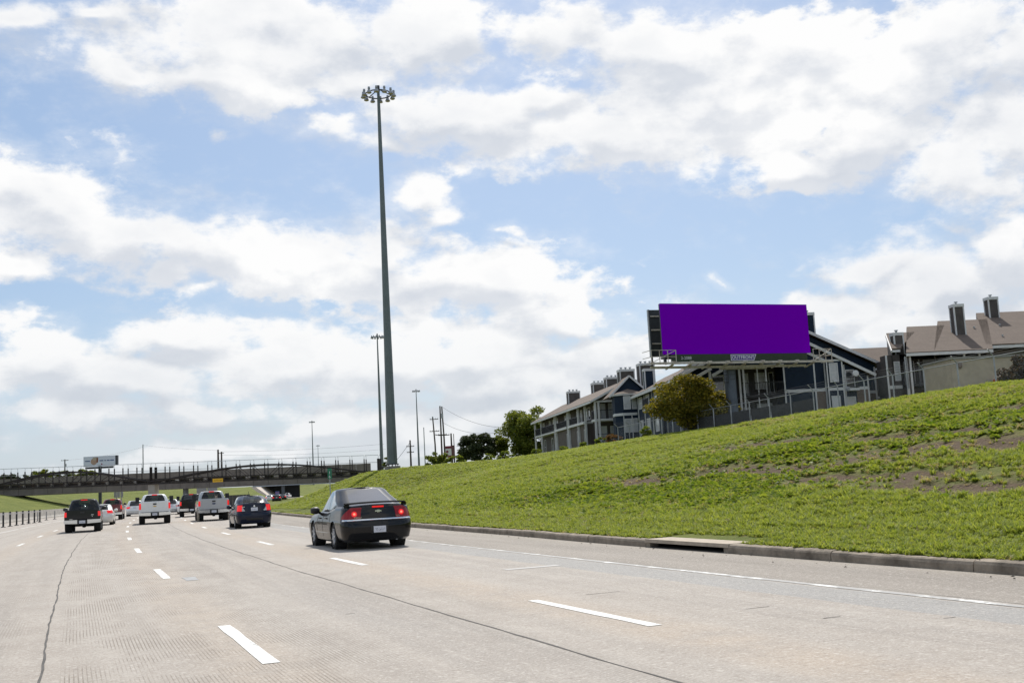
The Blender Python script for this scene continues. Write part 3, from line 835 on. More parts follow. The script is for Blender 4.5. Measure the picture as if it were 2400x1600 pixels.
def chimney(par, x, y, w, d, z0, z1, m, caps=1, name='chimney'):
    c = MB().bb(x - w / 2, x + w / 2, y - d / 2, y + d / 2, z0, z1 - .28).build(name, m, par)
    e = .08
    for sx in (-1, 1):
        for sy in (-1, 1):
            MB().bb(x + sx * w / 2 - .06, x + sx * w / 2 + .06, y + sy * d / 2 - .06, y + sy * d / 2 + .06, z0, z1 - .281).build('corner_board', TRIM, c)
    MB().bb(x - w / 2 - e, x + w / 2 + e, y - d / 2 - e, y + d / 2 + e, z1 - .28, z1).build('cap', TRIM, c)
    for i in range(caps):
        xx = x + (i - (caps - 1) / 2) * (w * .32)
        MB().lathe([(.001, z1 + .30), (.17, z1 + .28), (.19, z1 + .2), (.1, z1 + .17), (.1, z1)], (xx, y, 0), 8).build('flue_cap', METAL, c)
    return c
def beam_part(par, a, b, w, h, m=None, name='trim_board'):
    return MB().beam(a, b, w, h).build(name, m or TRIM, par)
BZ = -18 * math.pi / 180

# ------------------------------------------------------------------ blue apartment block
blue = thing('apartment_building', 'dark blue apartment block with white trim, tall gable end behind the billboard', 'building', (57.71, 84.19, 0), BZ)
MB().prism([(-5.2, 5), (14.2, 5), (14.2, 10.75), (4.15, 15.75), (-5.2, 10.25)], 3.0, 8.5).build('wall', BLUE, blue)
MB().prism([(4.2, 5), (12.2, 5), (12.2, 9.62), (4.2, 13.88)], 0.0, 2.99).build('wall', BLUE, blue)
MB().prism([(-5.2, 5), (0, 5), (0, 12.6), (-5.2, 10.1)], 1.0, 2.99).build('wall', BLUE, blue)
MB().prism([(-5.4, 5), (2.2, 5), (2.2, 10.3), (-1.6, 12.05), (-5.4, 10.3)], 8.51, 22.4).build('wall', BLUE, blue)
# roofs
MB().slab((-5.9, 2.5, 10.0), (4.15, 2.5, 15.9), (4.15, 9.0, 15.9), (-5.9, 9.0, 10.0), -.16).build('roof', ROOF, blue)
MB().slab((4.15, 2.5, 15.9), (14.95, 2.5, 10.6), (14.95, 9.0, 10.6), (4.15, 9.0, 15.9), -.16).build('roof', ROOF, blue)
MB().slab((4.0, -.45, 14.12), (12.7, -.45, 9.5), (12.7, 2.98, 9.5), (4.0, 2.98, 14.12), -.16).build('roof', ROOF, blue)
MB().slab((-6.0, .4, 9.95), (.3, .4, 12.9), (.3, 2.48, 12.9), (-6.0, 2.48, 9.95), -.16).build('roof', ROOF, blue)
MB().slab((-6.0, 9.02, 10.08), (-1.6, 9.02, 12.2), (-1.6, 22.9, 12.2), (-6.0, 22.9, 10.08), -.14).build('roof', ROOF, blue)
MB().slab((-1.6, 9.02, 12.2), (2.8, 9.02, 10.08), (2.8, 22.9, 10.08), (-1.6, 22.9, 12.2), -.14).build('roof', ROOF, blue)
# rakes, fascias and the white boards on the gable
for a, b_ in (((4.15, 2.45, 15.95), (15.0, 2.45, 10.63)), ((-5.95, 2.45, 10.05), (4.15, 2.45, 15.95)), ((3.95, -.5, 14.16), (12.75, -.5, 9.54)), ((-6.05, .36, 9.98), (.3, .36, 12.95)), ((4.2, -.05, 13.2), (9.9, -.05, 10.2))):
    beam_part(blue, a, b_, .1, .26)
beam_part(blue, (-6.02, .4, 9.93), (-6.02, 22.9, 10.02), .1, .24); beam_part(blue, (-6.02, 9.0, 10.06), (-6.02, 22.9, 10.06), .12, .2)
for xx in (4.25, 7.12, 8.12, 9.78, 9.95, 12.14):
    top = min(13.6, 13.75 - (xx - 4.2) * .533)
    MB().bb(xx - .07, xx + .07, -.035, -.002, 5, min(top, 11.0)).build('trim_board', TRIM, blue)
MB().bb(14.05, 14.22, 2.96, 2.998, 5, 10.6).build('trim_board', TRIM, blue)
for xa, xb in ((4.33, 7.04), (7.20, 8.04), (9.0 + 1.04, 12.06)):
    MB().bb(xa, xb, -.04, -.003, 8.3, 8.58).build('trim_board', TRIM, blue)
MB().bb(12.22, 14.04, 2.95, 2.997, 8.1, 8.38).build('trim_board', TRIM, blue)
for xa, xb in ((7.2, 8.04), (10.98, 12.06)): MB().bb(xa, xb, -.025, -.002, 5, 8.29).build('brick_panel', BRICK, blue)
MB().bb(12.22, 14.04, 2.97, 2.996, 5, 8.09).build('brick_panel', BRICK, blue)
# projecting window bay
MB().bb(8.2, 9.7, -.35, -.041, 5, 11.0).build('window_bay', BLUE, blue)
MB().bb(8.05, 9.85, -.42, .05, 11.0, 11.16).build('bay_cap', TRIM, blue)
for xx in (8.22, 9.66): MB().bb(xx - .06, xx + .06, -.39, -.351, 5, 10.99).build('trim_board', TRIM, blue)
MB().bb(8.29, 9.59, -.385, -.352, 8.3, 8.56).build('trim_board', TRIM, blue)
window(blue, 8.5, 9.15, 9.15, 10.75, -.352, pane=BLIND); window(blue, 8.5, 9.15, 6.2, 7.72, -.352, pane=CURTAIN)
# small balcony on the right of the bay
MB().bb(10.0, 10.95, -.9, -.05, 8.2, 8.4).build('balcony_floor', TRIM, blue)
railing(blue, 10.02, 10.93, -.86, 8.4, 9.5); railing(blue, -.86, -.06, 10.93, 8.4, 9.5, 'W')
window(blue, 10.08, 10.8, 8.6, 10.1, -.003, pane=PANE); window(blue, 10.1, 10.75, 5.8, 7.6, -.003, pane=BLIND)
MB().lathe([(.0, .0), (.28, .03), (.3, .1)], (0, 0, 0), 14, 'Y').build('satellite_dish', mat('dish_grey', (.62, .62, .62), .5), blue).location = (10.7, -.95, 9.75)
# recessed balconies on the left of the gable
MB().bb(.0, 4.2, 2.4, 2.98, 5, 13.2).build('wall', GREY, blue)
MB().bb(.0, 4.18, -.1, 2.39, 8.02, 8.26).build('balcony_floor', DARK, blue)
MB().bb(-.1, 4.18, -.15, 2.39, 10.85, 13.0).build('wall', BLUE, blue)
MB().bb(-.15, 4.17, -.22, -.151, 10.78, 11.0).build('trim_board', TRIM, blue)
for xx in (.05, .42): MB().bb(xx - .08, xx + .08, -.12, .04, 5, 10.78).build('post', TRIM, blue)
for xx in (1.75, 2.55): MB().bb(xx - .05, xx + .05, -.05, .05, 5, 10.84).build('post', TRIM, blue)
railing(blue, .12, 4.15, -.06, 8.28, 9.4)
window(blue, 1.1, 1.5, 8.5, 10.4, 2.4, pane=CURTAIN, bars=0, name='balcony_door'); window(blue, 2.3, 3.3, 9.0, 10.4, 2.4, pane=BLIND); window(blue, 3.6, 3.95, 8.5, 10.4, 2.4, pane=PANE, bars=0)
window(blue, 2.3, 3.6, 5.9, 7.5, 2.4, pane=BLIND); window(blue, 1.0, 1.5, 5.5, 7.2, 2.4, pane=CURTAIN, bars=0, name='balcony_door')
# porch roofs stepping up beside the billboard post
for xa, za in ((-4.7, 9.75), (-2.55, 10.15)):
    MB().slab((xa, -.5, za), (xa + 2.0, -.5, za + 1.0), (xa + 2.0, .95, za + 1.0), (xa, .95, za), -.12).build('porch_roof', ROOF, blue)
    beam_part(blue, (xa - .05, -.56, za), (xa + 2.05, -.56, za + 1.05), .1, .26); MB().bb(xa + 1.8, xa + 2.0, -.5, -.3, za - .6, za + .8).build('porch_post', TRIM, blue)
# road side
for yy in (2.0, 5.2, 9.2, 13.0, 17.0, 20.5):
    MB().bb(-5.49, -5.36 if yy < 8.5 else -5.402, yy - .07, yy + .07, 5, 10.0).build('trim_board', TRIM, blue) if yy > 8.5 else MB().bb(-5.29, -5.202, yy - .07, yy + .07, 5, 10.0).build('trim_board', TRIM, blue)
for yy in (10.4, 14.6, 18.4):
    window(blue, yy, yy + 1.5, 8.7, 9.8, -5.402, 'W', BLIND); window(blue, yy, yy + 1.5, 5.9, 7.3, -5.402, 'W', BLIND)
for yy in (3.2, 6.4): window(blue, yy, yy + 1.3, 8.5, 9.7, -5.202, 'W', BLIND)
MB().bb(-6.6, -5.41, 9.6, 12.6, 7.95, 8.15).build('balcony_floor', TRIM, blue); railing(blue, 9.62, 12.58, -6.55, 8.15, 9.2, 'W')
window(blue, -4.4, -3.2, 8.7, 9.9, .998, pane=BLIND); window(blue, -2.2, -1.2, 8.7, 10.2, .998, pane=PANE); window(blue, -4.4, -3.0, 5.9, 7.4, .998, pane=BLIND)
MB().bb(-5.19, -.02, .96, .998, 8.1, 8.36).build('trim_board', TRIM, blue)
chimney(blue, 8.75, 5.6, 1.3, 1.2, 13.0, 16.4, BLUE, 2)
chimney(blue, -4.5, 18.6, .95, .9, 10.6, 12.9, BLUE, 0)
# bay tower at the far corner
bx, by = -6.96, 21.56
poly = [(bx - .76, by + .8), (bx, by), (bx + 2.0, by), (bx + 2.6, by + .8), (bx + 2.6, by + 2.4), (bx - .76, by + 2.4)]
def poly_prism(poly, z0, z1):
    n = len(poly); mb = MB()
    mb.add([(x, y, z0) for x, y in poly] + [(x, y, z1) for x, y in poly], [tuple(range(n)), tuple(n + k for k in range(n))] + [(k, (k + 1) % n, n + (k + 1) % n, n + k) for k in range(n)])
    return mb
poly_prism(poly, 5, 10.38).build('bay_tower', BLUE, blue)
poly_prism([(x + (x - bx - .9) * .06, y - .08) for x, y in poly[:4]] + poly[4:], 8.13, 8.42).build('trim_band', TRIM, blue)
poly_prism([(x + (x - bx - .9) * .12, y - .16) for x, y in poly[:4]] + poly[4:], 10.38, 10.55).build('bay_cap', TRIM, blue)
n = 6; ap = (bx + .9, by + 1.5, 11.2)
MB().add([(x + (x - bx - .9) * .14, y - .2, 10.56) for x, y in poly[:4]] + [(x, y, 10.56) for x, y in poly[4:]] + [ap], [(k, (k + 1) % n, n) for k in range(n)]).build('bay_roof', ROOF, blue)
for xa in (.18, 1.1):
    window(blue, bx + xa, bx + xa + .62, 8.9, 10.2, by - .004, pane=BLIND); window(blue, bx + xa, bx + xa + .62, 6.35, 7.7, by - .004, pane=BLIND)
for xx in (bx + .02, bx + .95, bx + 1.97): MB().bb(xx - .05, xx + .05, by - .03, by - .002, 5, 8.12).build('trim_board', TRIM, blue)
MB().prism([(bx - .9, 10.5), (bx + 3.4, 10.5), (bx + 1.2, 12.45)], by + 1.8, by + 5.5).build('dormer_gable', BLUE, blue)
MB().slab((bx - 1.2, by + 1.5, 10.3), (bx + 1.2, by + 1.5, 12.6), (bx + 1.2, by + 6, 12.6), (bx - 1.2, by + 6, 10.3), -.1).build('roof', ROOF, blue)
MB().slab((bx + 1.2, by + 1.5, 12.6), (bx + 3.7, by + 1.5, 10.3), (bx + 3.7, by + 6, 10.3), (bx + 1.2, by + 6, 12.6), -.1).build('roof', ROOF, blue)
beam_part(blue, (bx - 1.2, by + 1.46, 10.34), (bx + 1.2, by + 1.46, 12.64), .08, .2); beam_part(blue, (bx + 1.2, by + 1.46, 12.64), (bx + 3.7, by + 1.46, 10.34), .08, .2)

# ------------------------------------------------------------------ long grey apartment block receding to the left
grey = thing('apartment_building', 'long grey apartment block with white posts and a row of chimneys', 'building', (58.48, 115.25, 0), -14 * math.pi / 180)
MB().prism([(.9, 5), (9.2, 5), (9.2, 10.4), (4.6, 12.6), (.9, 10.8)], 2.2, 41.5).build('wall', GREY, grey)
MB().prism([(0.15, 10.45), (9.2, 10.45), (4.6, 12.6)], -.05, 2.19).build('gable_wall', GREY, grey)
MB().slab((-.5, -.5, 10.35), (4.6, -.5, 12.85), (4.6, 42.2, 12.85), (-.5, 42.2, 10.35), -.16).build('roof', ROOF, grey)
MB().slab((4.6, -.5, 12.85), (9.8, -.5, 10.3), (9.8, 42.2, 10.3), (4.6, 42.2, 12.85), -.16).build('roof', ROOF, grey)
beam_part(grey, (-.55, -.5, 10.32), (-.55, 42.2, 10.32), .12, .24); beam_part(grey, (-.55, -.55, 10.36), (4.6, -.55, 12.9), .1, .24); beam_part(grey, (4.6, -.55, 12.9), (9.8, -.55, 10.34), .1, .24)
MB().bb(.0, 9.0, -.1, -.051, 10.3, 10.5).build('trim_board', TRIM, grey)
MB().bb(.05, 9.0, -.02, 2.18, 8.1, 8.35).build('balcony_floor', TRIM, grey)
railing(grey, .2, 8.8, .0, 8.36, 9.42); railing(grey, .2, 8.8, .0, 5.6, 6.6); railing(grey, .1, 2.1, .12, 8.36, 9.42, 'W')
for xx in (.08, .5, 2.6, 3.4, 6.0): MB().bb(xx - .11, xx + .11, -.11, .11, 5, 10.44).build('post', TRIM, grey)
window(grey, 1.3, 1.75, 8.5, 10.2, 2.2, pane=CURTAIN, bars=0, name='balcony_door'); window(grey, 2.3, 2.9, 8.5, 10.2, 2.2, pane=BLIND); window(grey, 1.3, 1.8, 5.7, 7.5, 2.2, pane=CURTAIN, bars=0, name='balcony_door'); window(grey, 2.4, 3.4, 6.0, 7.5, 2.2, pane=BLIND)
for yy in (5.2, 9.4, 15.4, 16.2, 24.5, 25.4, 36.3, 41.9):
    MB().bb(-.12, .12, yy - .13, yy + .13, 5, 10.3).build('post', TRIM, grey)
for ya, yb in ((5.4, 9.3), (9.6, 15.2), (16.4, 24.3)):
    MB().bb(.12, .895, ya, yb, 5, 8.1).build('store_room', BROWN, grey)
    MB().bb(-.25, .95, ya - .1, yb + .08, 8.101, 8.38).build('trim_band', TRIM, grey)
    window(grey, ya + .5, ya + 1.2, 5.4, 7.4, .118, 'W', DOORM, 0, 'door')
    railing(grey, ya + .1, yb - .1, .0, 8.4, 9.3, 'W') if ya > 9 else None
for yy in (3.2, 6.3, 8.0, 11.0, 13.4, 18.5, 21.5, 27.5, 30.5, 33.5, 38.5):
    window(grey, yy, yy + .95, 8.75, 10.1, .898, 'W', BLIND if int(yy * 10) % 3 else PANE)
MB().bb(-.1, .89, 25.6, 41.5, 8.1, 8.3).build('balcony_floor', TRIM, grey); railing(grey, 36.5, 41.8, -.05, 8.32, 9.35, 'W'); railing(grey, 25.6, 36.1, -.05, 8.32, 9.35, 'W')
for yy in (28.0, 32.0, 38.0): window(grey, yy, yy + 1.0, 5.5, 7.5, .898, 'W', PANE)
for (px, ytop, dd, w) in ((1343, 917, 161, 1.7), (1402, 897, 152, 1.75), (1433, 884, 146, 1.75), (1466, 866, 129, 1.7), (1512, 852, 126, 1.7)):
    q = at(px, ytop, dd); loc = grey.matrix_basis.inverted() @ q if False else Matrix.Rotation(14 * math.pi / 180, 3, 'Z') @ (q - Vector((58.48, 115.25, 0)))
    chimney(grey, loc.x, loc.y, w, 1.3, 10.6, loc.z, GREY, 3)

# ------------------------------------------------------------------ grey block on the right
tan = thing('apartment_building', 'grey apartment block with stepped brown roof and tall chimneys at the right edge', 'building', (70.83, 77.17, 0), BZ)
SL = .46
def rz(y): return 11.05 + SL * (y + .4)
for i, (xa, xb, ra_, rb_, ya, yb) in enumerate(((-.75, .0, .7, 3.5, .8, 5.0), (.0, 2.6, 3.5, 7.3, -.4, 6.6), (2.6, 8.15, 7.3, 12.4, -.4, 7.9), (8.15, 20, 12.4, 25, .75, 9.9))):
    MB().slab((xa, ya, rz(ya)), (xb, ya, rz(ya)), (rb_, yb, rz(yb)), (ra_, yb, rz(yb)), -.2).build('roof', ROOF, tan)
    MB().bb(ra_ + .02, rb_ - .02, yb - .25, yb - .02, 8, rz(yb) - .06).build('back_wall', GREY, tan)
    MB().add([(xa, ya, rz(ya) - .05), (ra_, yb, rz(yb) - .05), (ra_, yb, 8), (xa, ya, 8)], [(0, 1, 2, 3)]).build('side_wall', GREY, tan)
MB().bb(-.7, 20, 2.3, 4.6, 5, 10.9).build('wall', GREY, tan)
beam_part(tan, (-.0, -.45, 11.02), (8.15, -.45, 11.02), .12, .26); beam_part(tan, (8.15, .70, 11.5), (20, .70, 11.5), .12, .26); beam_part(tan, (-.75, .75, 11.52), (.0, .75, 11.52), .1, .2)
beam_part(tan, (-.8, .75, 11.5), (.66, 5.0, 13.5), .1, .24)
MB().bb(-1.3, .0, 1.0, 2.29, 5, 11.2).build('wall', GREY, tan); MB().bb(-1.36, -1.2, .96, .998, 5, 11.2).build('trim_board', TRIM, tan)
window(tan, -.55, -.15, 8.9, 10.5, .998, pane=BLIND)
MB().bb(-1.19, -.0, .95, .997, 8.1, 8.4).build('trim_board', TRIM, tan)
for xx in (.10, .47): MB().bb(xx - .09, xx + .09, -.1, .08, 5, 10.9).build('post', TRIM, tan)
MB().bb(.19, .38, -.06, .04, 5, 10.89).build('column_panel', GREY, tan)
for xx in (5.6, 7.05): MB().bb(xx - .07, xx + .07, -.1, .06, 8.4, 10.9).build('post', TRIM, tan)
MB().bb(.56, 7.5, -.1, 2.28, 8.2, 8.44).build('balcony_floor', DARK, tan)
railing(tan, .58, 4.0, -.05, 8.46, 9.85)
MB().bb(1.0, 1.75, 2.22, 2.29, 8.46, 10.62).build('door', DOORM, tan)
for xx in (.93, 1.82): MB().bb(xx - .06, xx + .06, 2.2, 2.298, 8.46, 10.7).build('door_frame', TRIM, tan)
MB().bb(2.25, 2.4, 2.15, 2.298, 8.46, 10.8).build('trim_board', TRIM, tan)
window(tan, 2.85, 3.75, 9.15, 10.7, 2.3, pane=BLIND); window(tan, 7.4, 8.4, 10.0, 10.75, 2.3, pane=BLIND); window(tan, 1.2, 2.0, 5.6, 7.0, 2.3, pane=PANE)
MB().bb(8.2, 20, 2.0, 2.29, 9.0, 11.3).build('wall', BROWN, tan)
MB().bb(4.1, 5.5, 1.2, 2.2, 8.46, 10.7).build('store_room', BROWN, tan)
chimney(tan, .45, 2.2, .85, .8, 11.3, 13.35, GREY, 1); chimney(tan, 7.4, 4.0, .92, .85, 12.0, 16.05, GREY, 1); chimney(tan, 13.4, 8.6, .95, .85, 14.0, 17.3, GREY, 1)
for (xx, yy) in ((9.6, 5.2), (12.4, 5.6), (10.9, 2.6), (15.0, 4.0)):
    MB().lathe([(.05, rz(yy) - .1), (.05, rz(yy) + .3), (.11, rz(yy) + .31), (.11, rz(yy) + .4), (.001, rz(yy) + .42)], (xx, yy, 0), 8).build('roof_vent', METAL, tan)
# low roof that joins the grey and blue blocks
link = thing('roofed_walkway', 'low brown roof joining the blue block and the grey block', 'building', (70.83, 77.17, 0), BZ)
MB().slab((.3, 11.0, 10.9), (5.4, 11.0, 10.9), (5.4, 15.7, 13.4), (.3, 15.7, 13.4), -.15).build('roof', ROOF, link)
MB().bb(.5, 5.3, 11.6, 15.6, 5, 11.0).build('wall', BROWN, link)
window(link, 2.6, 3.2, 8.6, 10.2, 11.598, pane=PANE, bars=0); railing(link, 1.0, 5.2, 11.1, 8.1, 9.1)
MB().bb(.5, 5.3, 11.0, 11.59, 7.9, 8.1).build('walkway_floor', TRIM, link)
beam_part(link, (.3, 10.97, 10.86), (5.4, 10.97, 10.86), .1, .2)

# stucco outbuilding
stucco = thing('stucco_outbuilding', 'low beige stucco outbuilding with a flat coping at the right edge', 'building', (66.0, 67.2, 0), BZ)
ST = mat('beige_stucco', (.43, .36, .275), .9, var=.12, vscale=1.5, bump=.3, bscale=20)
MB().bb(.35, 13, .0, 5, 5, 9.42).build('wall', ST, stucco)
MB().bb(.25, 13.1, -.1, 5.1, 9.421, 9.6).build('coping', mat('grey_coping', (.25, .24, .22), .8), stucco)
MB().lathe([(.001, .30), (.13, .28), (.17, .12), (.15, -.05), (.05, -.2), (.001, -.22)], (1.0, -.12, 8.85), 10).build('wall_lamp', mat('lamp_brown', (.20, .15, .13), .5), stucco)
MB().bb(3.1, 3.5, -.05, -.002, 6.9, 7.65).build('meter_box', mat('meter_beige', (.28, .26, .22), .7), stucco)
hoard = prop(MB().bb(0, 1.05, -.35, .0, 0, .9).build('orange_box', mat('orange_panel', (.50, .09, .02), .6)), 'bright orange box standing against the beige stucco wall', 'box')
hoard.location = Vector((66.0, 67.2, 6.75)) + Matrix.Rotation(BZ, 3, 'Z') @ Vector((3.6, -.1, 0)); hoard.rotation_euler = (0, 0, BZ)

# ------------------------------------------------------------------ billboard
A_ = at(1545, 711, 92.6); B_ = at(1889, 714, 97.6)
bd = Vector((B_.x - A_.x, B_.y - A_.y, 0)); BW = bd.length; ba = math.atan2(bd.y, bd.x)
mid = (A_ + B_) / 2; ZT = mid.z; H = 4.35
off = Matrix.Rotation(ba, 3, 'Z') @ Vector((0, 1, 0))
bill = thing('billboard', 'large billboard with a plain purple face on a thick dark post', 'billboard', (mid.x, mid.y, 0), ba)
PURPLE = mat('purple_vinyl', (.20, .0, .52), .9, spec=.02)
GREEN = mat('dark_green_apron', (.030, .048, .022), .7, var=.15); STEELD = mat('dark_steel', (.045, .05, .055), .6, metal=.2, var=.2)
BEIGE = mat('weathered_cream_steel', (.50, .45, .39), .7, var=.2, vscale=5, dirt=((.22, .13, .08), .7)); POSTM = mat('slate_post', (.085, .102, .132), .5, var=.2, vscale=2)
hw = BW / 2
MB().bb(-hw, hw, -.06, .0, ZT - H, ZT).build('face_panel', PURPLE, bill)
MB().bb(-hw + .02, hw - .02, .002, .22, ZT - H + .02, ZT - .02).build('face_frame', STEELD, bill)
for i in range(12):
    xx = -hw + .3 + i * (BW - .6) / 11
    MB().bb(xx - .05, xx + .05, .225, .42, ZT - H - .7, ZT - .05).build('upright', STEELD, bill)
rot2 = math.radians(-7)
back = empty('rear_face', bill, (0, 0, 0)); 
b2a, b2b = Vector((-hw + .25, 2.6, 0)), Vector((hw - .6, 1.4, 0))
def slabv(a, b, z0, z1, th):
    mb = MB(); d = (b - a).normalized(); nn = Vector((-d.y, d.x, 0)) * th
    v = [a, b, b + nn, a + nn]
    return mb.add([(q.x, q.y, z0) for q in v] + [(q.x, q.y, z1) for q in v], [(0, 1, 2, 3), (7, 6, 5, 4), (0, 4, 5, 1), (1, 5, 6, 2), (2, 6, 7, 3), (3, 7, 4, 0)])
slabv(b2a, b2b, ZT - H + .1, ZT - .12, .1).build('rear_panel', STEELD, bill)
for i in range(12):
    q = b2a + (b2b - b2a) * (i / 11); MB().bb(q.x - .05, q.x + .05, q.y - .22, q.y - .02, ZT - H - .6, ZT - .15).build('upright', STEELD, bill)
for zz in (.7, 1.9, 3.1):
    MB().beam(b2a + Vector((0, -.12, ZT - zz)), b2b + Vector((0, -.12, ZT - zz)), .06, .12).build('stringer', BEIGE, bill)
MB().bb(b2a.x - .06, b2a.x + .02, b2a.y - .1, b2a.y + .16, ZT - H + .08, ZT - .1).build('edge_trim', METAL, bill)
bpy.data.objects.remove(back)
zb = ZT - H
ap0 = -hw + .75
for i in range(6):
    MB().bb(ap0, hw - .4, -.10 + .012 * (i % 2), -.03, zb - .64 + i * .104, zb - .64 + i * .104 + .092).build('apron_slat', GREEN, bill)
MB().bb(ap0, hw - .4, -.028, .02, zb - .64, zb - .01).build('apron_back', STEELD, bill)
def put_text(body, size, m, par, loc, name='lettering', squeeze=1.0, depth=.012):
    me = text_mesh(body, size, depth); o = obj_from(name, me, m, par)
    o.location = loc; o.rotation_euler = (math.pi / 2, 0, 0); o.scale = (squeeze, 1, 1)
    return o
WHITEP = mat('white_print', (.80, .80, .80), .6)
put_text('2-2088', .36, mat('pale_print', (.55, .58, .55), .6), bill, (-hw + 2.15, -.12, zb - .34))
lg = MB().add([(-1.27, -.12, zb - .60), (1.03, -.12, zb - .60), (1.27, -.12, zb - .07), (-1.27, -.12, zb - .07), (-1.27, -.105, zb - .60), (1.03, -.105, zb - .60), (1.27, -.105, zb - .07), (-1.27, -.105, zb - .07)], [(0, 1, 2, 3), (7, 6, 5, 4), (0, 4, 5, 1), (1, 5, 6, 2), (2, 6, 7, 3), (3, 7, 4, 0)]).build('logo_plate', WHITEP, bill)
lg.location = (.42, 0, 0)
l2 = MB().add([(-1.22, -.125, zb - .56), (.99, -.125, zb - .56), (1.19, -.125, zb - .11), (-1.22, -.125, zb - .11)], [(0, 1, 2, 3)]).build('logo_field', mat('logo_violet', (.09, .06, .22), .6), bill); l2.location = (.42, 0, 0)
put_text('OUTFRONT', .42, WHITEP, bill, (.36, -.135, zb - .34), squeeze=.98)
# catwalk
cz = zb - .86
MB().beam((-hw - 1.7, -1.0, cz), (hw + 1.6, -1.0, cz), .14, .18).build('catwalk_beam', BEIGE, bill)
MB().beam((-hw - 1.4, -.3, cz - .28), (hw - .8, -.3, cz - .28), .14, .2).build('catwalk_beam', BEIGE, bill)
MB().bb(-hw - 1.6, hw + 1.5, -.95, -.2, cz + .02, cz + .06).build('catwalk_deck', BEIGE, bill)
for i in range(9):
    xx = -hw + .4 + i * (BW - .8) / 8
    MB().beam((xx, -1.0, cz - .1), (xx, .4, cz - .35), .09, .14).build('bracket', BEIGE, bill)
    MB().bb(xx - .16, xx + .16, -1.12, -.9, cz - .02, cz + .16).build('light_box', BEIGE, bill)
for side in (-1, 1):
    x0_, x1_ = (-hw - 1.6, -hw + .7) if side < 0 else (hw - .4, hw + 1.5)
    rl = MB()
    for zz in (.02, .55, 1.1):
        rl.beam((x0_, -1.0, cz + zz), (x1_, -1.0, cz + zz), .045)
        rl.beam((x0_ if side < 0 else x1_, -1.0, cz + zz), (x0_ if side < 0 else x1_, .6, cz + zz), .045)
    for k_ in range(4):
        xx = x0_ + (x1_ - x0_) * k_ / 3; rl.beam((xx, -1.0, cz), (xx, -1.0, cz + 1.12), .05)
    rl.beam((x0_, -1.0, cz + .05), (x1_, -1.0, cz + 1.08), .05)
    rl.build('catwalk_railing', BEIGE, bill)
MB().beam((-1.6, .4, cz - .3), (2.9, .4, cz - .3), .3, .3).build('torsion_beam', BEIGE, bill)
PX_ = -.35
MB().tube([(PX_, 1.1, 4.6), (PX_, 1.1, cz + 1.8)], .50, 20).build('post', POSTM, bill, smooth=True)
MB().beam((-hw + .5, 1.1, cz + .9), (hw - .8, 1.1, cz + .9), .5, .6).build('head_beam', STEELD, bill)
for i in range(5):
    xx = -5.6 + i * 2.8; MB().beam((xx, .4, cz + .9), (xx, 2.3, cz + .9), .12, .16).build('outrigger', STEELD, bill)
ld = MB()
for s_ in (-.2, .2): ld.beam((PX_ - .6 + s_, .75, cz - 1.6), (PX_ - .6 + s_, .75, cz + .1), .05)
for k_ in range(6): ld.beam((PX_ - .8, .75, cz - 1.5 + k_ * .3), (PX_ - .4, .75, cz - 1.5 + k_ * .3), .04)
ld.build('ladder', STEELD, bill)
for k_ in range(4): MB().bb(PX_ - .25, PX_ + .2, .58, .68, cz - 1.3 + k_ * .42, cz - 1.26 + k_ * .42).build('step_rung', STEELD, bill)

# ------------------------------------------------------------------ chain link fence along the top of the bank
CHAIN = bpy.data.materials.new('chain_link'); CHAIN.use_nodes = True
_t = CHAIN.node_tree; _b = NB(_t); _p = _t.nodes['Principled BSDF']
_p.inputs['Base Color'].default_value = (.30, .31, .32, 1); _p.inputs['Metallic'].default_value = .4; _p.inputs['Roughness'].default_value = .5
_uv = _b.n('ShaderNodeUVMap'); _uv.uv_map = 'road'; _x, _y, _ = _b.sep(_uv.outputs[0])
_d1 = _b.math('ABSOLUTE', _b.math('SUBTRACT', _b.math('FRACT', _b.math('DIVIDE', _b.math('ADD', _x, _y), .075)), .5))
_d2 = _b.math('ABSOLUTE', _b.math('SUBTRACT', _b.math('FRACT', _b.math('DIVIDE', _b.math('SUBTRACT', _x, _y), .075)), .5))
_w = _b.mapr(_b.math('MINIMUM', _d1, _d2), .018, .032, 1, 0)
_tr = _b.n('ShaderNodeBsdfTransparent'); _mx = _b.n('ShaderNodeMixShader')
_b.put(_mx.inputs[0], _w); _t.links.new(_tr.outputs[0], _mx.inputs[1]); _t.links.new(_p.outputs[0], _mx.inputs[2]); _t.links.new(_mx.outputs[0], _t.nodes['Material Output'].inputs[0])
fo = 47.6
fence = thing('chain_link_fence', 'chain-link fence with angled barbed wire arms along the top of the bank', 'fence', (0, 0, 0))
fs = [27 + 3.0 * i for i in range(26)]
def fz(s): return float(hill_z(np.array([fo]), np.array([s]), False)[0]) - .05
FH = 1.75
arm = road(1, 0) - road(0, 0)
tops = []
for i, s_ in enumerate(fs):
    g = road(fo, s_, fz(s_)); t_ = g + Vector((0, 0, FH)); tops.append(t_)
    MB().tube([g - Vector((0, 0, .2)), t_], .045, 8).build('post', METAL, fence)
    o_ = road(fo - .38, s_ + .0, fz(s_) + FH + .40); MB().tube([t_, o_], .03, 6).build('barb_arm', METAL, fence)
for i in range(len(tops) - 1): MB().tube([tops[i], tops[i + 1]], .03, 6).build('top_rail', METAL, fence)
for fr_ in (.3, .62, .95):
    MB().tube([t_ + (road(fo - .38, s_, fz(s_) + FH + .40) - t_) * fr_ for t_, s_ in zip(tops, fs)], .007, 4).build('barbed_wire', STEELD, fence)
SCREEN = mat('dark_screen_slats', (.030, .030, .033), .8, var=.2)
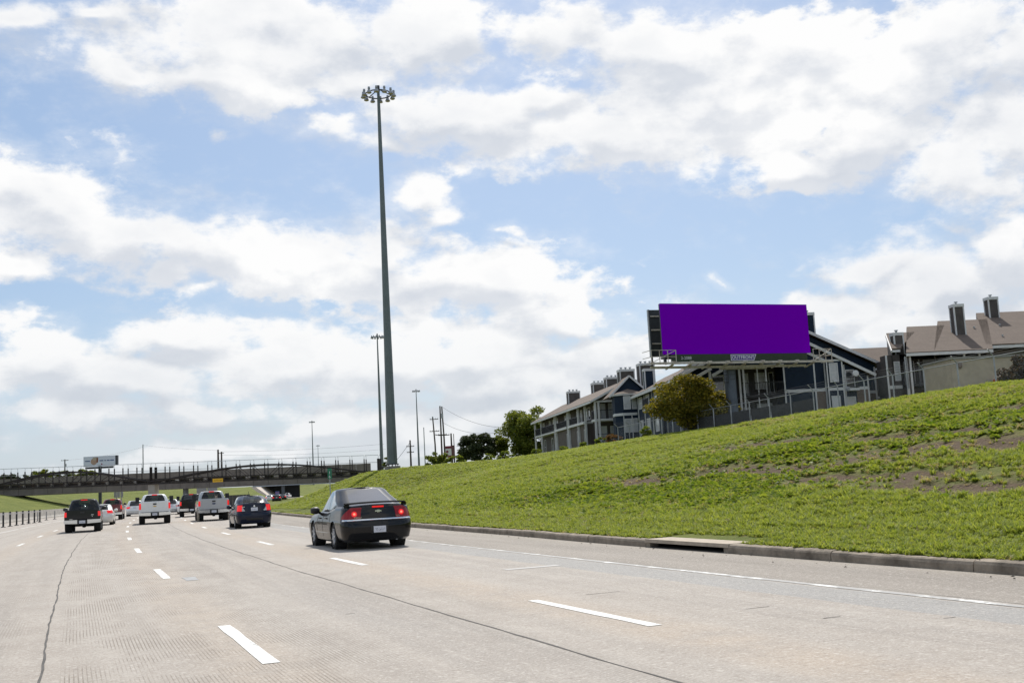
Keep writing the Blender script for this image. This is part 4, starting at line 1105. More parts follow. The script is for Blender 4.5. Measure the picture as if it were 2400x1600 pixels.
for i in range(len(tops) - 1):
    if 66 <= fs[i] <= 86:
        a_, b_ = tops[i], tops[i + 1]; dz_ = Vector((0, 0, -.55)); d_ = (b_ - a_) * .02; bk = (road(1, fs[i]) - road(0, fs[i])) * .08
        MB().add([a_ + d_ + bk + dz_, b_ - d_ + bk + dz_, b_ - d_ + bk - Vector((0, 0, 1.7)), a_ + d_ + bk - Vector((0, 0, 1.7)), a_ + d_ + bk * 1.4 + dz_, b_ - d_ + bk * 1.4 + dz_, b_ - d_ + bk * 1.4 - Vector((0, 0, 1.7)), a_ + d_ + bk * 1.4 - Vector((0, 0, 1.7))], [(0, 1, 2, 3), (7, 6, 5, 4), (0, 4, 5, 1), (1, 5, 6, 2), (2, 6, 7, 3), (3, 7, 4, 0)]).build('screen_panel', SCREEN, fence)
vs = []; uvs = []
for t_, s_ in zip(tops, fs):
    vs += [t_ - Vector((0, 0, FH - .05)), t_ - Vector((0, 0, .02))]; uvs += [(s_, 0), (s_, FH)]
P = np.array([[tuple(vs[2 * i]), tuple(vs[2 * i + 1])] for i in range(len(fs))]); U = np.array(uvs).reshape(len(fs), 2, 2)
obj_from('chain_mesh', grid_mesh('chain_mesh', P, U, False), CHAIN, fence)

# ------------------------------------------------------------------ high mast lights
MAST = mat('mast_grey_green', (.13, .155, .155), .5, metal=.35, var=.12, vscale=.6)
LAMPM = mat('lamp_shell', (.30, .31, .31), .35, metal=.7); LENS = mat('lamp_lens', (.32, .29, .20), .3)
def high_mast(h, label, loc, rz=0.0):
    r0 = .56 * h / 42
    t = thing('high_mast_light', label, 'light mast', loc, rz, 'high mast lights')
    MB().bb(-.7, .7, -.7, .7, -1.2, .85).build('footing', mat('footing_concrete', (.24, .22, .19), .9, var=.2, bump=.3), t)
    bolts = MB()
    for k_ in range(10):
        a = k_ * math.pi / 5; bolts.tube([(math.cos(a) * .62, math.sin(a) * .62, .84), (math.cos(a) * .62, math.sin(a) * .62, 1.12)], .04, 6)
    bolts.build('anchor_bolts', STEELD, t)
    MB().tube([(0, 0, 1.02), (0, 0, 1.1)], .74, 16).build('base_plate', STEELD, t)
    MB().tube([(0, 0, 1.05), (0, 0, h * .33), (0, 0, h * .66), (0, 0, h)], [r0, r0 * .77, r0 * .53, r0 * .28], 12).build('pole', MAST, t)
    MB().tube([(0, 0, h), (0, 0, h + .75)], .17, 10).build('head', STEELD, t)
    R_ = 1.45
    MB().tube([(R_ * math.cos(k_ * math.pi / 12), R_ * math.sin(k_ * math.pi / 12), h - .25) for k_ in range(25)], .07, 6, False).build('ring', STEELD, t)
    for k_ in range(3):
        a = k_ * 2.094; MB().beam((.1 * math.cos(a), .1 * math.sin(a), h + .3), (R_ * math.cos(a), R_ * math.sin(a), h - .22), .08).build('spoke', STEELD, t)
    for k_ in range(12):
        a = k_ * math.pi / 6 + .12; c = Vector((math.cos(a), math.sin(a), 0)) * (R_ + .28)
        sh = MB().lathe([(.001, .34), (.13, .33), (.15, .10), (.11, .05), (.13, .0), (.22, -.16), (.30, -.36), (.28, -.38)], (c.x, c.y, h - .22), 10).build('lamp', LAMPM, t, smooth=True)
        MB().lathe([(.27, -.37), (.2, -.43), (.001, -.45)], (c.x, c.y, h - .22), 10).build('lens', LENS, sh)
    return t
base = at(920, 1100, 119); top = at(884, 196, 119)
mast = high_mast(43.2, 'tall near light mast on the grassy bank with a ring of lamps', (base.x, base.y, 3.05))
for (px, ytop, dd, lab) in ((884, 786, 320, 'second tallest light mast, just left of the near one'), (975, 914, 530, 'distant light mast to the right of the near one'), (731, 987, 700, 'slender distant light mast rising behind the footbridge'), (745, 1043, 1070, 'faintest light mast far behind the footbridge')):
    q = at(px, ytop, dd); c = copy_tree(mast); c.location = (q.x, q.y, q.z - 43.4); prop(c, lab)

# ------------------------------------------------------------------ vehicles
class Shell:
    """stack of rounded outlines: rows of (z rear, z middle, z front, half width, y rear, y front, rear corner, front corner, rear bow)"""
    def __init__(s, rows): s.r = np.array(rows, float); s.n = len(rows) - 1
    def row(s, v):
        v = min(max(v, 0), s.n); i = min(int(v), s.n - 1); f = v - i
        return s.r[i] * (1 - f) + s.r[i + 1] * f
    def pt(s, t, v):
        zr, zm, zf, W, yr, yf, cr, cf, bow = s.row(v)
        a = abs(t); sg = 1 if t >= 0 else -1
        if a <= 1: x = a * (W - cr); y = yr
        elif a <= 2: ph = (a - 1) * math.pi / 2; x = W - cr + cr * math.sin(ph); y = yr + cr * (1 - math.cos(ph))
        elif a <= 3: x = W; y = yr + cr + (a - 2) * (yf - cf - yr - cr)
        elif a <= 3.5: ph = (a - 3) * math.pi; x = W - cf + cf * math.cos(ph); y = yf - cf + cf * math.sin(ph)
        else: x = (W - cf) * (4 - a) * 2; y = yf
        e = 1 - min(1, x / W) ** 2
        if a < 2: y -= bow * e
        if a > 3: y += .12 * e
        L = s.r[:, 5].max() - s.r[:, 4].min(); y0 = s.r[:, 4].min()
        q = (y - y0) / L
        z = float(np.interp(q, [0, .22, .42, .62, .80, 1], [zr, zr, zm, zm, zf * .75 + zm * .25, zf]))
        if 2 <= a <= 3: x *= 1 - .035 * abs(2 * q - 1) ** 3
        elif a < 2 or a > 3: x *= .965
        return Vector((sg * x, y, z))
    def nrm(s, t, v):
        e = .01
        du = s.pt(t + e, v) - s.pt(t - e, v); dv = s.pt(t, min(v + e, s.n)) - s.pt(t, max(v - e, 0))
        n = du.cross(dv)
        if n.length < 1e-9: return Vector((0, -1, 0))
        n.normalize(); p = s.pt(t, v)
        return n if n.dot(Vector((p.x, p.y, 0))) > 0 else -n
    def v_of_z(s, z):
        zs = s.r[:, 0]; return float(np.interp(z, zs, np.arange(len(zs))))
    def rear(s, x, z, off=0.0):
        v = s.v_of_z(z); r = s.row(v); W, cr = r[3], r[6]; t = abs(x) / .965 / (W - cr)
        if t > 1: t = 1 + math.asin(min(1, (abs(x) / .965 - (W - cr)) / cr)) * 2 / math.pi
        t *= 1 if x >= 0 else -1
        return s.pt(t, v) + s.nrm(t, v) * off
    def patch(s, ta, tb, va, vb, nt=8, nv=4, off=.008, thick=.03):
        """raised piece of skin; va and vb may be functions of the fraction along t"""
        mb = MB(); P = []
        for i in range(nt + 1):
            f = i / nt; t = ta + (tb - ta) * f
            a = va(f) if callable(va) else va; b = vb(f) if callable(vb) else vb
            for j in range(nv + 1):
                v = a + (b - a) * j / nv; P.append(s.pt(t, v) + s.nrm(t, v) * off)
        m = nv + 1; N = len(P)
        fs = [(i * m + j, (i + 1) * m + j, (i + 1) * m + j + 1, i * m + j + 1) for i in range(nt) for j in range(nv)]
        Q = []
        for i in range(nt + 1):
            f = i / nt; t = ta + (tb - ta) * f
            a = va(f) if callable(va) else va; b = vb(f) if callable(vb) else vb
            for j in range(nv + 1):
                v = a + (b - a) * j / nv; Q.append(s.pt(t, v) + s.nrm(t, v) * (off - thick))
        ring = [j for j in range(m)] + [i * m + nv for i in range(1, nt + 1)] + [nt * m + j for j in reversed(range(nv))] + [i * m for i in reversed(range(1, nt))]
        fs += [(ring[k], ring[(k + 1) % len(ring)], N + ring[(k + 1) % len(ring)], N + ring[k]) for k in range(len(ring))]
        return mb.add(P + Q, fs)
def tlist(ns=40, nr=6, nc=5):
    a = [i / nr for i in range(nr)] + [1 + i / nc for i in range(nc)] + [2 + i / ns for i in range(ns)] + [3 + .5 * i / nc for i in range(nc)] + [3.5 + .5 * i / nr for i in range(nr + 1)]
    return [-x for x in reversed(a[1:])] + a
def body_mesh(sh, wheels, Ra, ns=44, sub=3, crown=.03, bed=None):
    T = tlist(ns); V = [i / sub for i in range(sh.n * sub + 1)]
    P = np.array([[tuple(sh.pt(t, v)) for v in V] for t in T])
    nT, nV = P.shape[:2]
    flat = P.reshape(-1, 3)
    inside = np.zeros(len(flat), bool)
    for (yw, zw) in wheels:
        d = np.hypot(flat[:, 1] - yw, flat[:, 2] - zw); inside |= (d < Ra) & (np.abs(flat[:, 0]) > .5)
    fs = []; used = set()
    for i in range(nT - 1):
        for j in range(nV - 1):
            q = (i * nV + j, (i + 1) * nV + j, (i + 1) * nV + j + 1, i * nV + j + 1)
            if all(inside[k] for k in q): continue
            fs.append(q)
    for (yw, zw) in wheels:
        dy = flat[:, 1] - yw; dz = flat[:, 2] - zw; d = np.hypot(dy, dz)
        k = (d < Ra) & (np.abs(flat[:, 0]) > .5) & (d > 1e-3)
        flat[k, 1] = yw + dy[k] / d[k] * Ra; flat[k, 2] = zw + dz[k] / d[k] * Ra
    mb = MB(); mb.add(flat.tolist(), fs)
    # deck between the two sides
    A = [t for t in T if t >= 0]; F = [0, .03, .045, .25, .5, .75, .955, .97, 1]
    C = []
    for a in A:
        r = sh.pt(a, sh.n); l = Vector((-r.x, r.y, r.z))
        for f in F:
            q = r * (1 - f) + l * f; q.z += crown * (1 - (2 * f - 1) ** 2)
            if bed and bed[0] + .06 < q.y < bed[1] and .035 < f < .965: q.z = bed[2]
            C.append(q)
    m = len(F); mb.add(C, [(i * m + j, (i + 1) * m + j, (i + 1) * m + j + 1, i * m + j + 1) for i in range(len(A) - 1) for j in range(m - 1)])
    return mb
TYRE = mat('tyre_rubber', (.016, .016, .017), .85); RIM = mat('alloy_rim', (.55, .56, .58), .3, metal=.5); UNDER = mat('underbody', (.012, .012, .012), .9)
CHROME = mat('chrome', (.72, .73, .74), .12, metal=1.0); PLASTIC = mat('black_plastic', (.014, .014, .015), .5)
REDL = mat('lit_brake_lamp', (.35, .006, .008), .2, coat=.3, emit=(1.0, .014, .011), estr=.62); REDD = mat('red_lamp_lens', (.13, .003, .006), .2, spec=.3, coat=.3, emit=(1.0, .01, .015), estr=.06)
CLEARL = mat('clear_lamp_lens', (.45, .45, .46), .15, coat=.8); AMBER = mat('amber_lens', (.6, .22, .02), .2)
HOT = mat('lamp_bulb_glow', (.9, .25, .18), .3, emit=(1, .16, .09), estr=1.6)
GL = glass_mat('car_glass', (.42, .48, .48), .55, .03); GLD = glass_mat('tinted_car_glass', (.10, .12, .13), .22, .05)
SEATM = mat('seat_fabric', (.05, .05, .052), .9); CABIN = mat('cabin_trim', (.035, .035, .036), .9)
def plate_mat():
    m = bpy.data.materials.new('licence_plate'); m.use_nodes = True
    t = m.node_tree; b = NB(t); p = t.nodes['Principled BSDF']
    x, y, z = b.sep(b.n('ShaderNodeTexCoord').outputs['Generated'])
    n = b.noise(b.comb(b.math('MULTIPLY', x, 15.0), 0, b.math('MULTIPLY', z, 4.0)), 1.0, 2.0, .7)
    rows = b.math('MULTIPLY', b.math('MULTIPLY', b.mapr(z, .22, .3), b.mapr(z, .72, .64)), b.math('MULTIPLY', b.mapr(x, .1, .16), b.mapr(x, .92, .86)))
    b.put(p.inputs['Base Color'], b.mix(b.math('MULTIPLY', b.mapr(n, .50, .58), rows), (.62, .63, .68, 1), (.20, .20, .26, 1)))
    return m
PLATE = plate_mat()
def paint(name, col, metal=0.0, rough=.32):
    return mat(name, col, rough, metal=metal, spec=.35 if max(col) > .1 else .06, coat=.9 if max(col) > .1 else .6, var=.06, vscale=3)
WHEEL_CACHE = {}
def wheel(par, x, y, r, w=.21):
    key = (round(r, 3), w)
    if key not in WHEEL_CACHE:
        ty = MB().lathe([(r * .62, -w / 2 + .02), (r * .80, -w / 2), (r * .97, -w / 2 + .03), (r, -w * .2), (r, w * .2), (r * .97, w / 2 - .03), (r * .80, w / 2), (r * .62, w / 2 - .02)], (0, 0, 0), 26, 'X').mesh('wheel', True)
        rm = MB(); rm.lathe([(.03, w / 2 - .045), (r * .60, w / 2 - .05), (r * .63, w / 2 - .02), (r * .66, w / 2 - .022)], (0, 0, 0), 24, 'X')
        for k_ in range(7):
            a = k_ * 2 * math.pi / 7; c, s_ = math.cos(a), math.sin(a)
            rm.beam((w / 2 - .03, c * .04, s_ * .04), (w / 2 - .025, c * r * .62, s_ * r * .62), .05, .022)
        rm.lathe([(.001, w / 2 - .012), (.055, w / 2 - .016), (.06, w / 2 - .05)], (0, 0, 0), 12, 'X')
        ty.materials.append(TYRE); me = rm.mesh('rim'); me.materials.append(RIM); WHEEL_CACHE[key] = (ty, me)
    ty, rm = WHEEL_CACHE[key]
    o = obj_from('wheel', ty, None, par); o.location = (x, y, r)
    if x < 0: o.rotation_euler = (0, 0, math.pi)
    obj_from('rim', rm, None, o)
    return o
def greenhouse(par, gh, cells, paintm, glass, roof_crown=.05, ns=30, name='cabin'):
    """cells(t, v) names the glass that fills a piece of the upper body, or None for painted metal"""
    br = [0, .9, .93, 1.5, 2.0]
    T0 = sorted(set([round(i / 8, 4) for i in range(9)] + [1 + i / 5 for i in range(6)] + [round(2 + i / ns, 4) for i in range(ns + 1)] + [3 + .1 * i for i in range(6)] + [3.5 + .1 * i for i in range(6)] + [.93]))
    T = [-x for x in reversed(T0[1:])] + T0
    V = [0, .06, .1, .2, .35, .5, .65, .8, .9, .95, 1.0]; V = [v * gh.n for v in V]
    P = [[gh.pt(t, v) for v in V] for t in T]; m = len(V)
    groups = {}
    for i in range(len(T) - 1):
        for j in range(m - 1):
            tm = (T[i] + T[i + 1]) / 2; vm = (V[j] + V[j + 1]) / 2 / gh.n
            groups.setdefault(cells(tm, vm), []).append((i, j))
    for nm, cl in groups.items():
        mb = MB(); idx = {}
        for (i, j) in cl:
            q = []
            for (a, b) in ((i, j), (i + 1, j), (i + 1, j + 1), (i, j + 1)):
                if (a, b) not in idx: idx[(a, b)] = len(mb.v); mb.v.append(tuple(P[a][b]))
                q.append(idx[(a, b)])
            mb.f.append(tuple(q))
        if nm is None:
            A = [k for k in range(len(T)) if T[k] >= 0]; F = [0, .12, .3, .5, .7, .88, 1]; C = []
            for a in A:
                r = P[a][-1]; l = Vector((-r.x, r.y, r.z))
                for f in F:
                    q = r * (1 - f) + l * f; q.z += roof_crown * (1 - (2 * f - 1) ** 2); C.append(q)
            mm = len(F); mb.add(C, [(i * mm + j, (i + 1) * mm + j, (i + 1) * mm + j + 1, i * mm + j + 1) for i in range(len(A) - 1) for j in range(mm - 1)])
            mb.build(name, paintm, par, smooth=True)
        else:
            kind = nm.rsplit(':', 1)[0]
            mb.build(kind, glass.get(kind, GL), par, smooth=True)
def side_cells(splits, v0=.08, v1=.92, rear=True, rear_t=.9, rv=(.06, .93)):
    def f(t, v):
        a = abs(t); sd = 'r' if t > 0 else 'l'
        if a < rear_t and rv[0] < v < rv[1] and rear: return 'rear_window:'
        if 2 <= a <= 3 and v0 < v < v1:
            q = a - 2
            for k_, (p0, p1) in enumerate(splits):
                if p0 < q < p1: return 'side_window:' + sd + str(k_)
        if a > 3.44 and .06 < v < .94: return 'windscreen:'
        return None
    return f
def mirror(par, x, y, z, m, big=False):
    s_ = 1 if x > 0 else -1
    mb = MB()
    if big:
        mb.bb(x + s_ * .12 - .13, x + s_ * .12 + .13, y - .06, y + .08, z - .02, z + .36)
        mb.beam((x - s_ * .1, y, z + .05), (x + s_ * .05, y, z + .05), .06); mb.beam((x - s_ * .1, y, z + .25), (x + s_ * .05, y, z + .25), .06)
    else:
        mb.lathe([(.001, -.13), (.07, -.12), (.10, -.04), (.10, .06), (.06, .12), (.001, .13)], (x + s_ * .1, y, z + .05), 12, 'X')
        mb.beam((x - s_ * .06, y + .02, z - .03), (x + s_ * .06, y, z + .02), .06)
    return mb.build('wing_mirror', m, par, smooth=not big)
def seats(par, xs, y, z, back=.45):
    for x in xs:
        s_ = MB(); s_.box((x, y, z), (.44, .14, back)).box((x, y, z + back / 2 + .12), (.26, .1, .2)); s_.build('seat', SEATM, par)
def plate(par, sh, z, x=0.0, w=.31, h=.155, off=.015):
    p = sh.rear(x, z, off); n = sh.nrm(0, sh.v_of_z(z))
    o = MB().bb(-w / 2, w / 2, -.006, .006, -h / 2, h / 2).build('licence_plate', PLATE, par)
    o.location = p; o.rotation_euler = (math.atan2(-n.z, -n.y) * -1 if False else -math.atan2(n.z, -n.y), 0, 0)
    return o
def finish_car(t, o_, s_, dz=0.0):
    q = road(o_, s_, dz); t.location = q; t.rotation_euler = (0, 0, heading(s_ + 3))
    return t

def sedan(name, label, L, W, H, pm, glass, wb, r=.32, tail=None, hatch=False, cat='car', trunk=1.06, rw=-.33, group='cars in the traffic', ns=44, lampz=(.80, 1.02), rear_over=None, lamps=True, gdark=None, rwin=.345, gbow=.16):
    """car whose rear is at -y; the origin is on the ground under its middle"""
    t = thing(name, label, cat, group=group)
    h = W / 2; yr = -L / 2; yf = L / 2
    ra = yr + (rear_over or (L - wb) * .53); fa = ra + wb
    rows = [(.20, .17, .19, h * .87, yr + .20, yf - .12, .22, .3, .07), (.26, .22, .24, h * .945, yr + .06, yf - .03, .26, .35, .09), (.44, .42, .42, h * .985, yr + .005, yf, .28, .4, .11),
            (.60, .60, .56, h, yr, yf, .28, .4, .11), (.70, .70, .64, h * .995, yr + .03, yf - .02, .27, .42, .11), (.745, .76, .68, h * .982, yr + .085, yf - .05, .25, .42, .10),
            (.90, .86, .74, h * .958, yr + .10, yf - .10, .25, .42, .10), (trunk - .06, .93, .80, h * .93, yr + .12, yf - .2, .26, .42, .10), (trunk, .97, .86, h * .875, yr + .18, yf - .34, .28, .42, .11)]
    sh = Shell(rows)
    body_mesh(sh, ((ra, r), (fa, r)), r * 1.17, ns).build('body', pm, t, smooth=True)
    if hatch:
        g = Shell([(trunk - .02, .96, .96, h * .90, yr + .14, L * .20, .22, .25, .08), (trunk + .25, 1.2, 1.15, h * .83, yr + .26, L * .10, .22, .25, .08), (H - .07, H - .05, H - .06, h * .70, yr + .48, -.02 * L, .2, .3, .07), (H - .03, H - .03, H - .04, h * .62, yr + .56, -.06 * L, .2, .3, .07)])
        cells = side_cells(((.03, .30), (.33, .62), (.65, .97)), .1, .82, rear_t=.93, rv=(.1, .8))
    else:
        yb = yr + L * .135; yt = yr + L * rwin
        g = Shell([(trunk - .01, .96, .92, h * .885, yb, L * .205, .22, .25, gbow), (trunk + .17, 1.16, 1.1, h * .835, yb + (yt - yb) * .45, L * .13, .22, .25, gbow * .8), (H - .075, H - .075, H - .085, h * .715, yt, L * .02, .2, .3, .09), (H - .03, H - .03, H - .04, h * .63, yt + .12, -.02 * L, .2, .3, .08)])
        cells = side_cells(((.06, .46), (.50, .95)), .1, .80, rear_t=.93, rv=(.05, .78))
    greenhouse(t, g, cells, pm, glass, .035)
    for x in (-1, 1):
        wheel(t, x * (h - .125), ra, r); wheel(t, x * (h - .125), fa, r)
        for ya in (ra, fa):
            wl = MB().lathe([(.05, -.16 * x), (r * 1.16, -.16 * x), (r * 1.16, .13 * x)], (x * (h - .16), ya, r), 20, 'X').build('wheel_well', UNDER, t)
        mirror(t, x * (h * .95), yf - L * .355, .95, pm if gdark is None else gdark)
    MB().bb(-h * .72, h * .72, yr + .28, yf - .3, .19, .48).build('underbody', UNDER, t)
    seats(t, (-.36, .36), .0, .95); seats(t, (-.36, .36), -L * .16, 1.0, .4)
    return t, sh, g, h, yr, yf, ra
def simple_lamps(t, sh, z0, z1, ta, tb, m=None):
    for s_ in (-1, 1):
        sh.patch(s_ * ta, s_ * tb, sh.v_of_z(z0), sh.v_of_z(z1), 6, 3, .01).build('tail_light', m or REDL, t, smooth=True)
def centre_lamp(t, p, w=.28, h=.035, m=None):
    o = MB().bb(-w / 2, w / 2, -.01, .01, -h / 2, h / 2).build('centre_brake_light', m or REDL, t); o.location = p
    return o

# --- the near black saloon
BLACKP = paint('black_car_paint', (.006, .0065, .0075)); NAVYP = paint('navy_car_paint', (.006, .010, .026)); SILVERP = paint('silver_car_paint', (.40, .41, .42), .25); WHITEPT = paint('white_car_paint', (.74, .74, .73)); REDP = paint('dark_red_car_paint', (.13, .008, .014)); GRAPH = paint('graphite_car_paint', (.018, .019, .021)); PEARL = paint('pearl_white_paint', (.68, .67, .63))
GREYW = mat('dusty_rear_glass', (.045, .048, .052), .07, spec=.8, coat=.6, var=.25, vscale=5)
SKYW = mat('reflecting_side_glass', (.02, .025, .03), .03, spec=1.0, coat=1.0)
imp, sh, g, h, yr, yf, ra = sedan('sedan', 'near black four-door sedan with a rear spoiler and chrome strip, brake lights on', 5.05, 1.92, 1.58, BLACKP, {'rear_window': GREYW, 'side_window': SKYW}, 2.81, .335, trunk=1.10, gdark=PLASTIC, ns=64)
lz0, lz1 = sh.v_of_z(.765), sh.v_of_z(1.075)
for s_ in (-1, 1):
    lo = sh.v_of_z(.775)
    lamp = sh.patch(s_ * .70, s_ * 1.85, lo, (lambda f: sh.v_of_z(1.055 - .0 * f) if f < .45 else sh.v_of_z(1.055 - .22 * (f - .45) / .55)), 14, 4, .012).build('tail_light', REDD, imp, smooth=True)
    for (xx, zz, rad) in ((.615, .90, .072),):
        p = sh.rear(s_ * xx, zz, .016); n = (sh.rear(s_ * xx, zz, .1) - sh.rear(s_ * xx, zz, 0)).normalized()
        ring = MB().lathe([(.001, 0), (rad * .55, .006), (rad, .0), (rad, -.02)], (0, 0, 0), 18).build('lamp_ring', REDL, lamp, smooth=True)
        ring.location = p; ring.rotation_euler = n.to_track_quat('Z', 'Y').to_euler()
        core = MB().lathe([(.001, .012), (rad * .42, .009), (rad * .45, .0)], (0, 0, 0), 12).build('bulb', HOT, lamp); core.location = p; core.rotation_euler = ring.rotation_euler
sh.patch(-1.75, 1.75, sh.v_of_z(.722), sh.v_of_z(.768), 40, 2, .014).build('chrome_strip', CHROME, imp, smooth=True)
sh.patch(-.72, .72, sh.v_of_z(.70), sh.v_of_z(.716), 16, 1, .004, .01).build('lid_gap', UNDER, imp)
sp = MB(); N = 14; top_ = []
for i in range(N + 1):
    x = -.80 + 1.6 * i / N; e = 1 - (x / .8) ** 2
    for (dy, dz) in ((-.02, 0), (-.045, .022), (.12, .045), (.16, .03), (.12, .01)):
        sp.v.append((x, yr + .26 - .11 * e + dy, 1.138 + .022 * e + dz))
for i in range(N):
    for j in range(5): a = i * 5 + j; b = i * 5 + (j + 1) % 5; sp.f.append((a, b, b + 5, a + 5))
sp.f += [(0, 1, 2, 3, 4), tuple(N * 5 + j for j in (4, 3, 2, 1, 0))]
spo = sp.build('spoiler', mat('spoiler_black', (.004, .004, .005), .9, spec=.05), imp, smooth=True)
for s_ in (-1, 1): MB().beam((s_ * .74, yr + .27, 1.06), (s_ * .77, yr + .29, 1.155), .05, .14).build('spoiler_foot', BLACKP, spo)
centre_lamp(imp, sh.rear(0, 1.055, .02), .30, .04)
em = sh.rear(0, .955, .016)
e_ = MB(); e_.bb(-.085, .085, -.005, .005, -.018, .018).bb(-.035, .035, -.006, .004, -.032, .032).build('badge', CHROME, imp).location = em
for tx_, xx, zz, sz in (('IMPALA', -.53, .805, .06), ('FLEX', .52, .81, .05)):
    o = put_text(tx_, sz, CHROME, imp, sh.rear(xx, zz, .016), 'lettering')
plate(imp, sh, .50, .0, .32, .16, .02); sh.patch(-.34, .34, sh.v_of_z(.40), sh.v_of_z(.60), 8, 2, .004, .02).build('plate_recess', PLASTIC, imp)
MB().tube([(.5, yr + .5, .23), (.5, yr + .12, .23)], .035, 10).build('exhaust', METAL, imp)
for s_ in (-1, 1):
    for (tt, zz) in ((2.42, .80), (2.62, .80)):
        p = sh.pt(s_ * tt, sh.v_of_z(zz)); MB().box((p.x + s_ * .02, p.y, p.z), (.03, .2, .03)).build('door_handle', BLACKP, imp)
    for tt in (2.30, 2.515, 2.70): sh.patch(s_ * tt, s_ * (tt + .004), .8, 6.6, 1, 8, .003, .01).build('door_gap', UNDER, imp)
finish_car(imp, 7.28, 30.3)

# --- dark blue compact sedan
ver, sh, g, h, yr, yf, ra = sedan('sedan', 'dark blue compact sedan with sun glinting off its rear window', 4.45, 1.70, 1.52, NAVYP, {'rear_window': GL, 'side_window': SKYW}, 2.6, .30, trunk=1.16, rwin=.285, gbow=.25)
for s_ in (-1, 1):
    sh.patch(s_ * 1.05, s_ * 1.75, sh.v_of_z(.80), sh.v_of_z(1.08), 6, 3, .012).build('tail_light', REDL, ver, smooth=True)
    sh.patch(s_ * .78, s_ * 1.04, sh.v_of_z(.80), (lambda f: sh.v_of_z(.82 + .18 * f)), 5, 2, .012).build('reversing_light', CLEARL, ver)
plate(ver, sh, .88, 0, .31, .155); MB().tube([(0, .2, 1.5), (0, .2, 1.72)], .012, 6).build('aerial', PLASTIC, ver)
e_ = MB().lathe([(.001, .0), (.04, .004), (.045, -.01)], (0, 0, 0), 12, 'Y').build('badge', CHROME, ver); e_.location = sh.rear(0, 1.02, .01)
for xx in (-.5, .5): MB().bb(-.07, .07, -.004, .004, -.014, .014).build('badge', CHROME, ver).location = sh.rear(xx, 1.0 if xx < 0 else .84, .014)
sh.patch(-.7, .7, sh.v_of_z(.36), sh.v_of_z(.47), 10, 2, .006).build('bumper_insert', PLASTIC, ver)
VG = g
finish_car(ver, 7.35, 55.5)

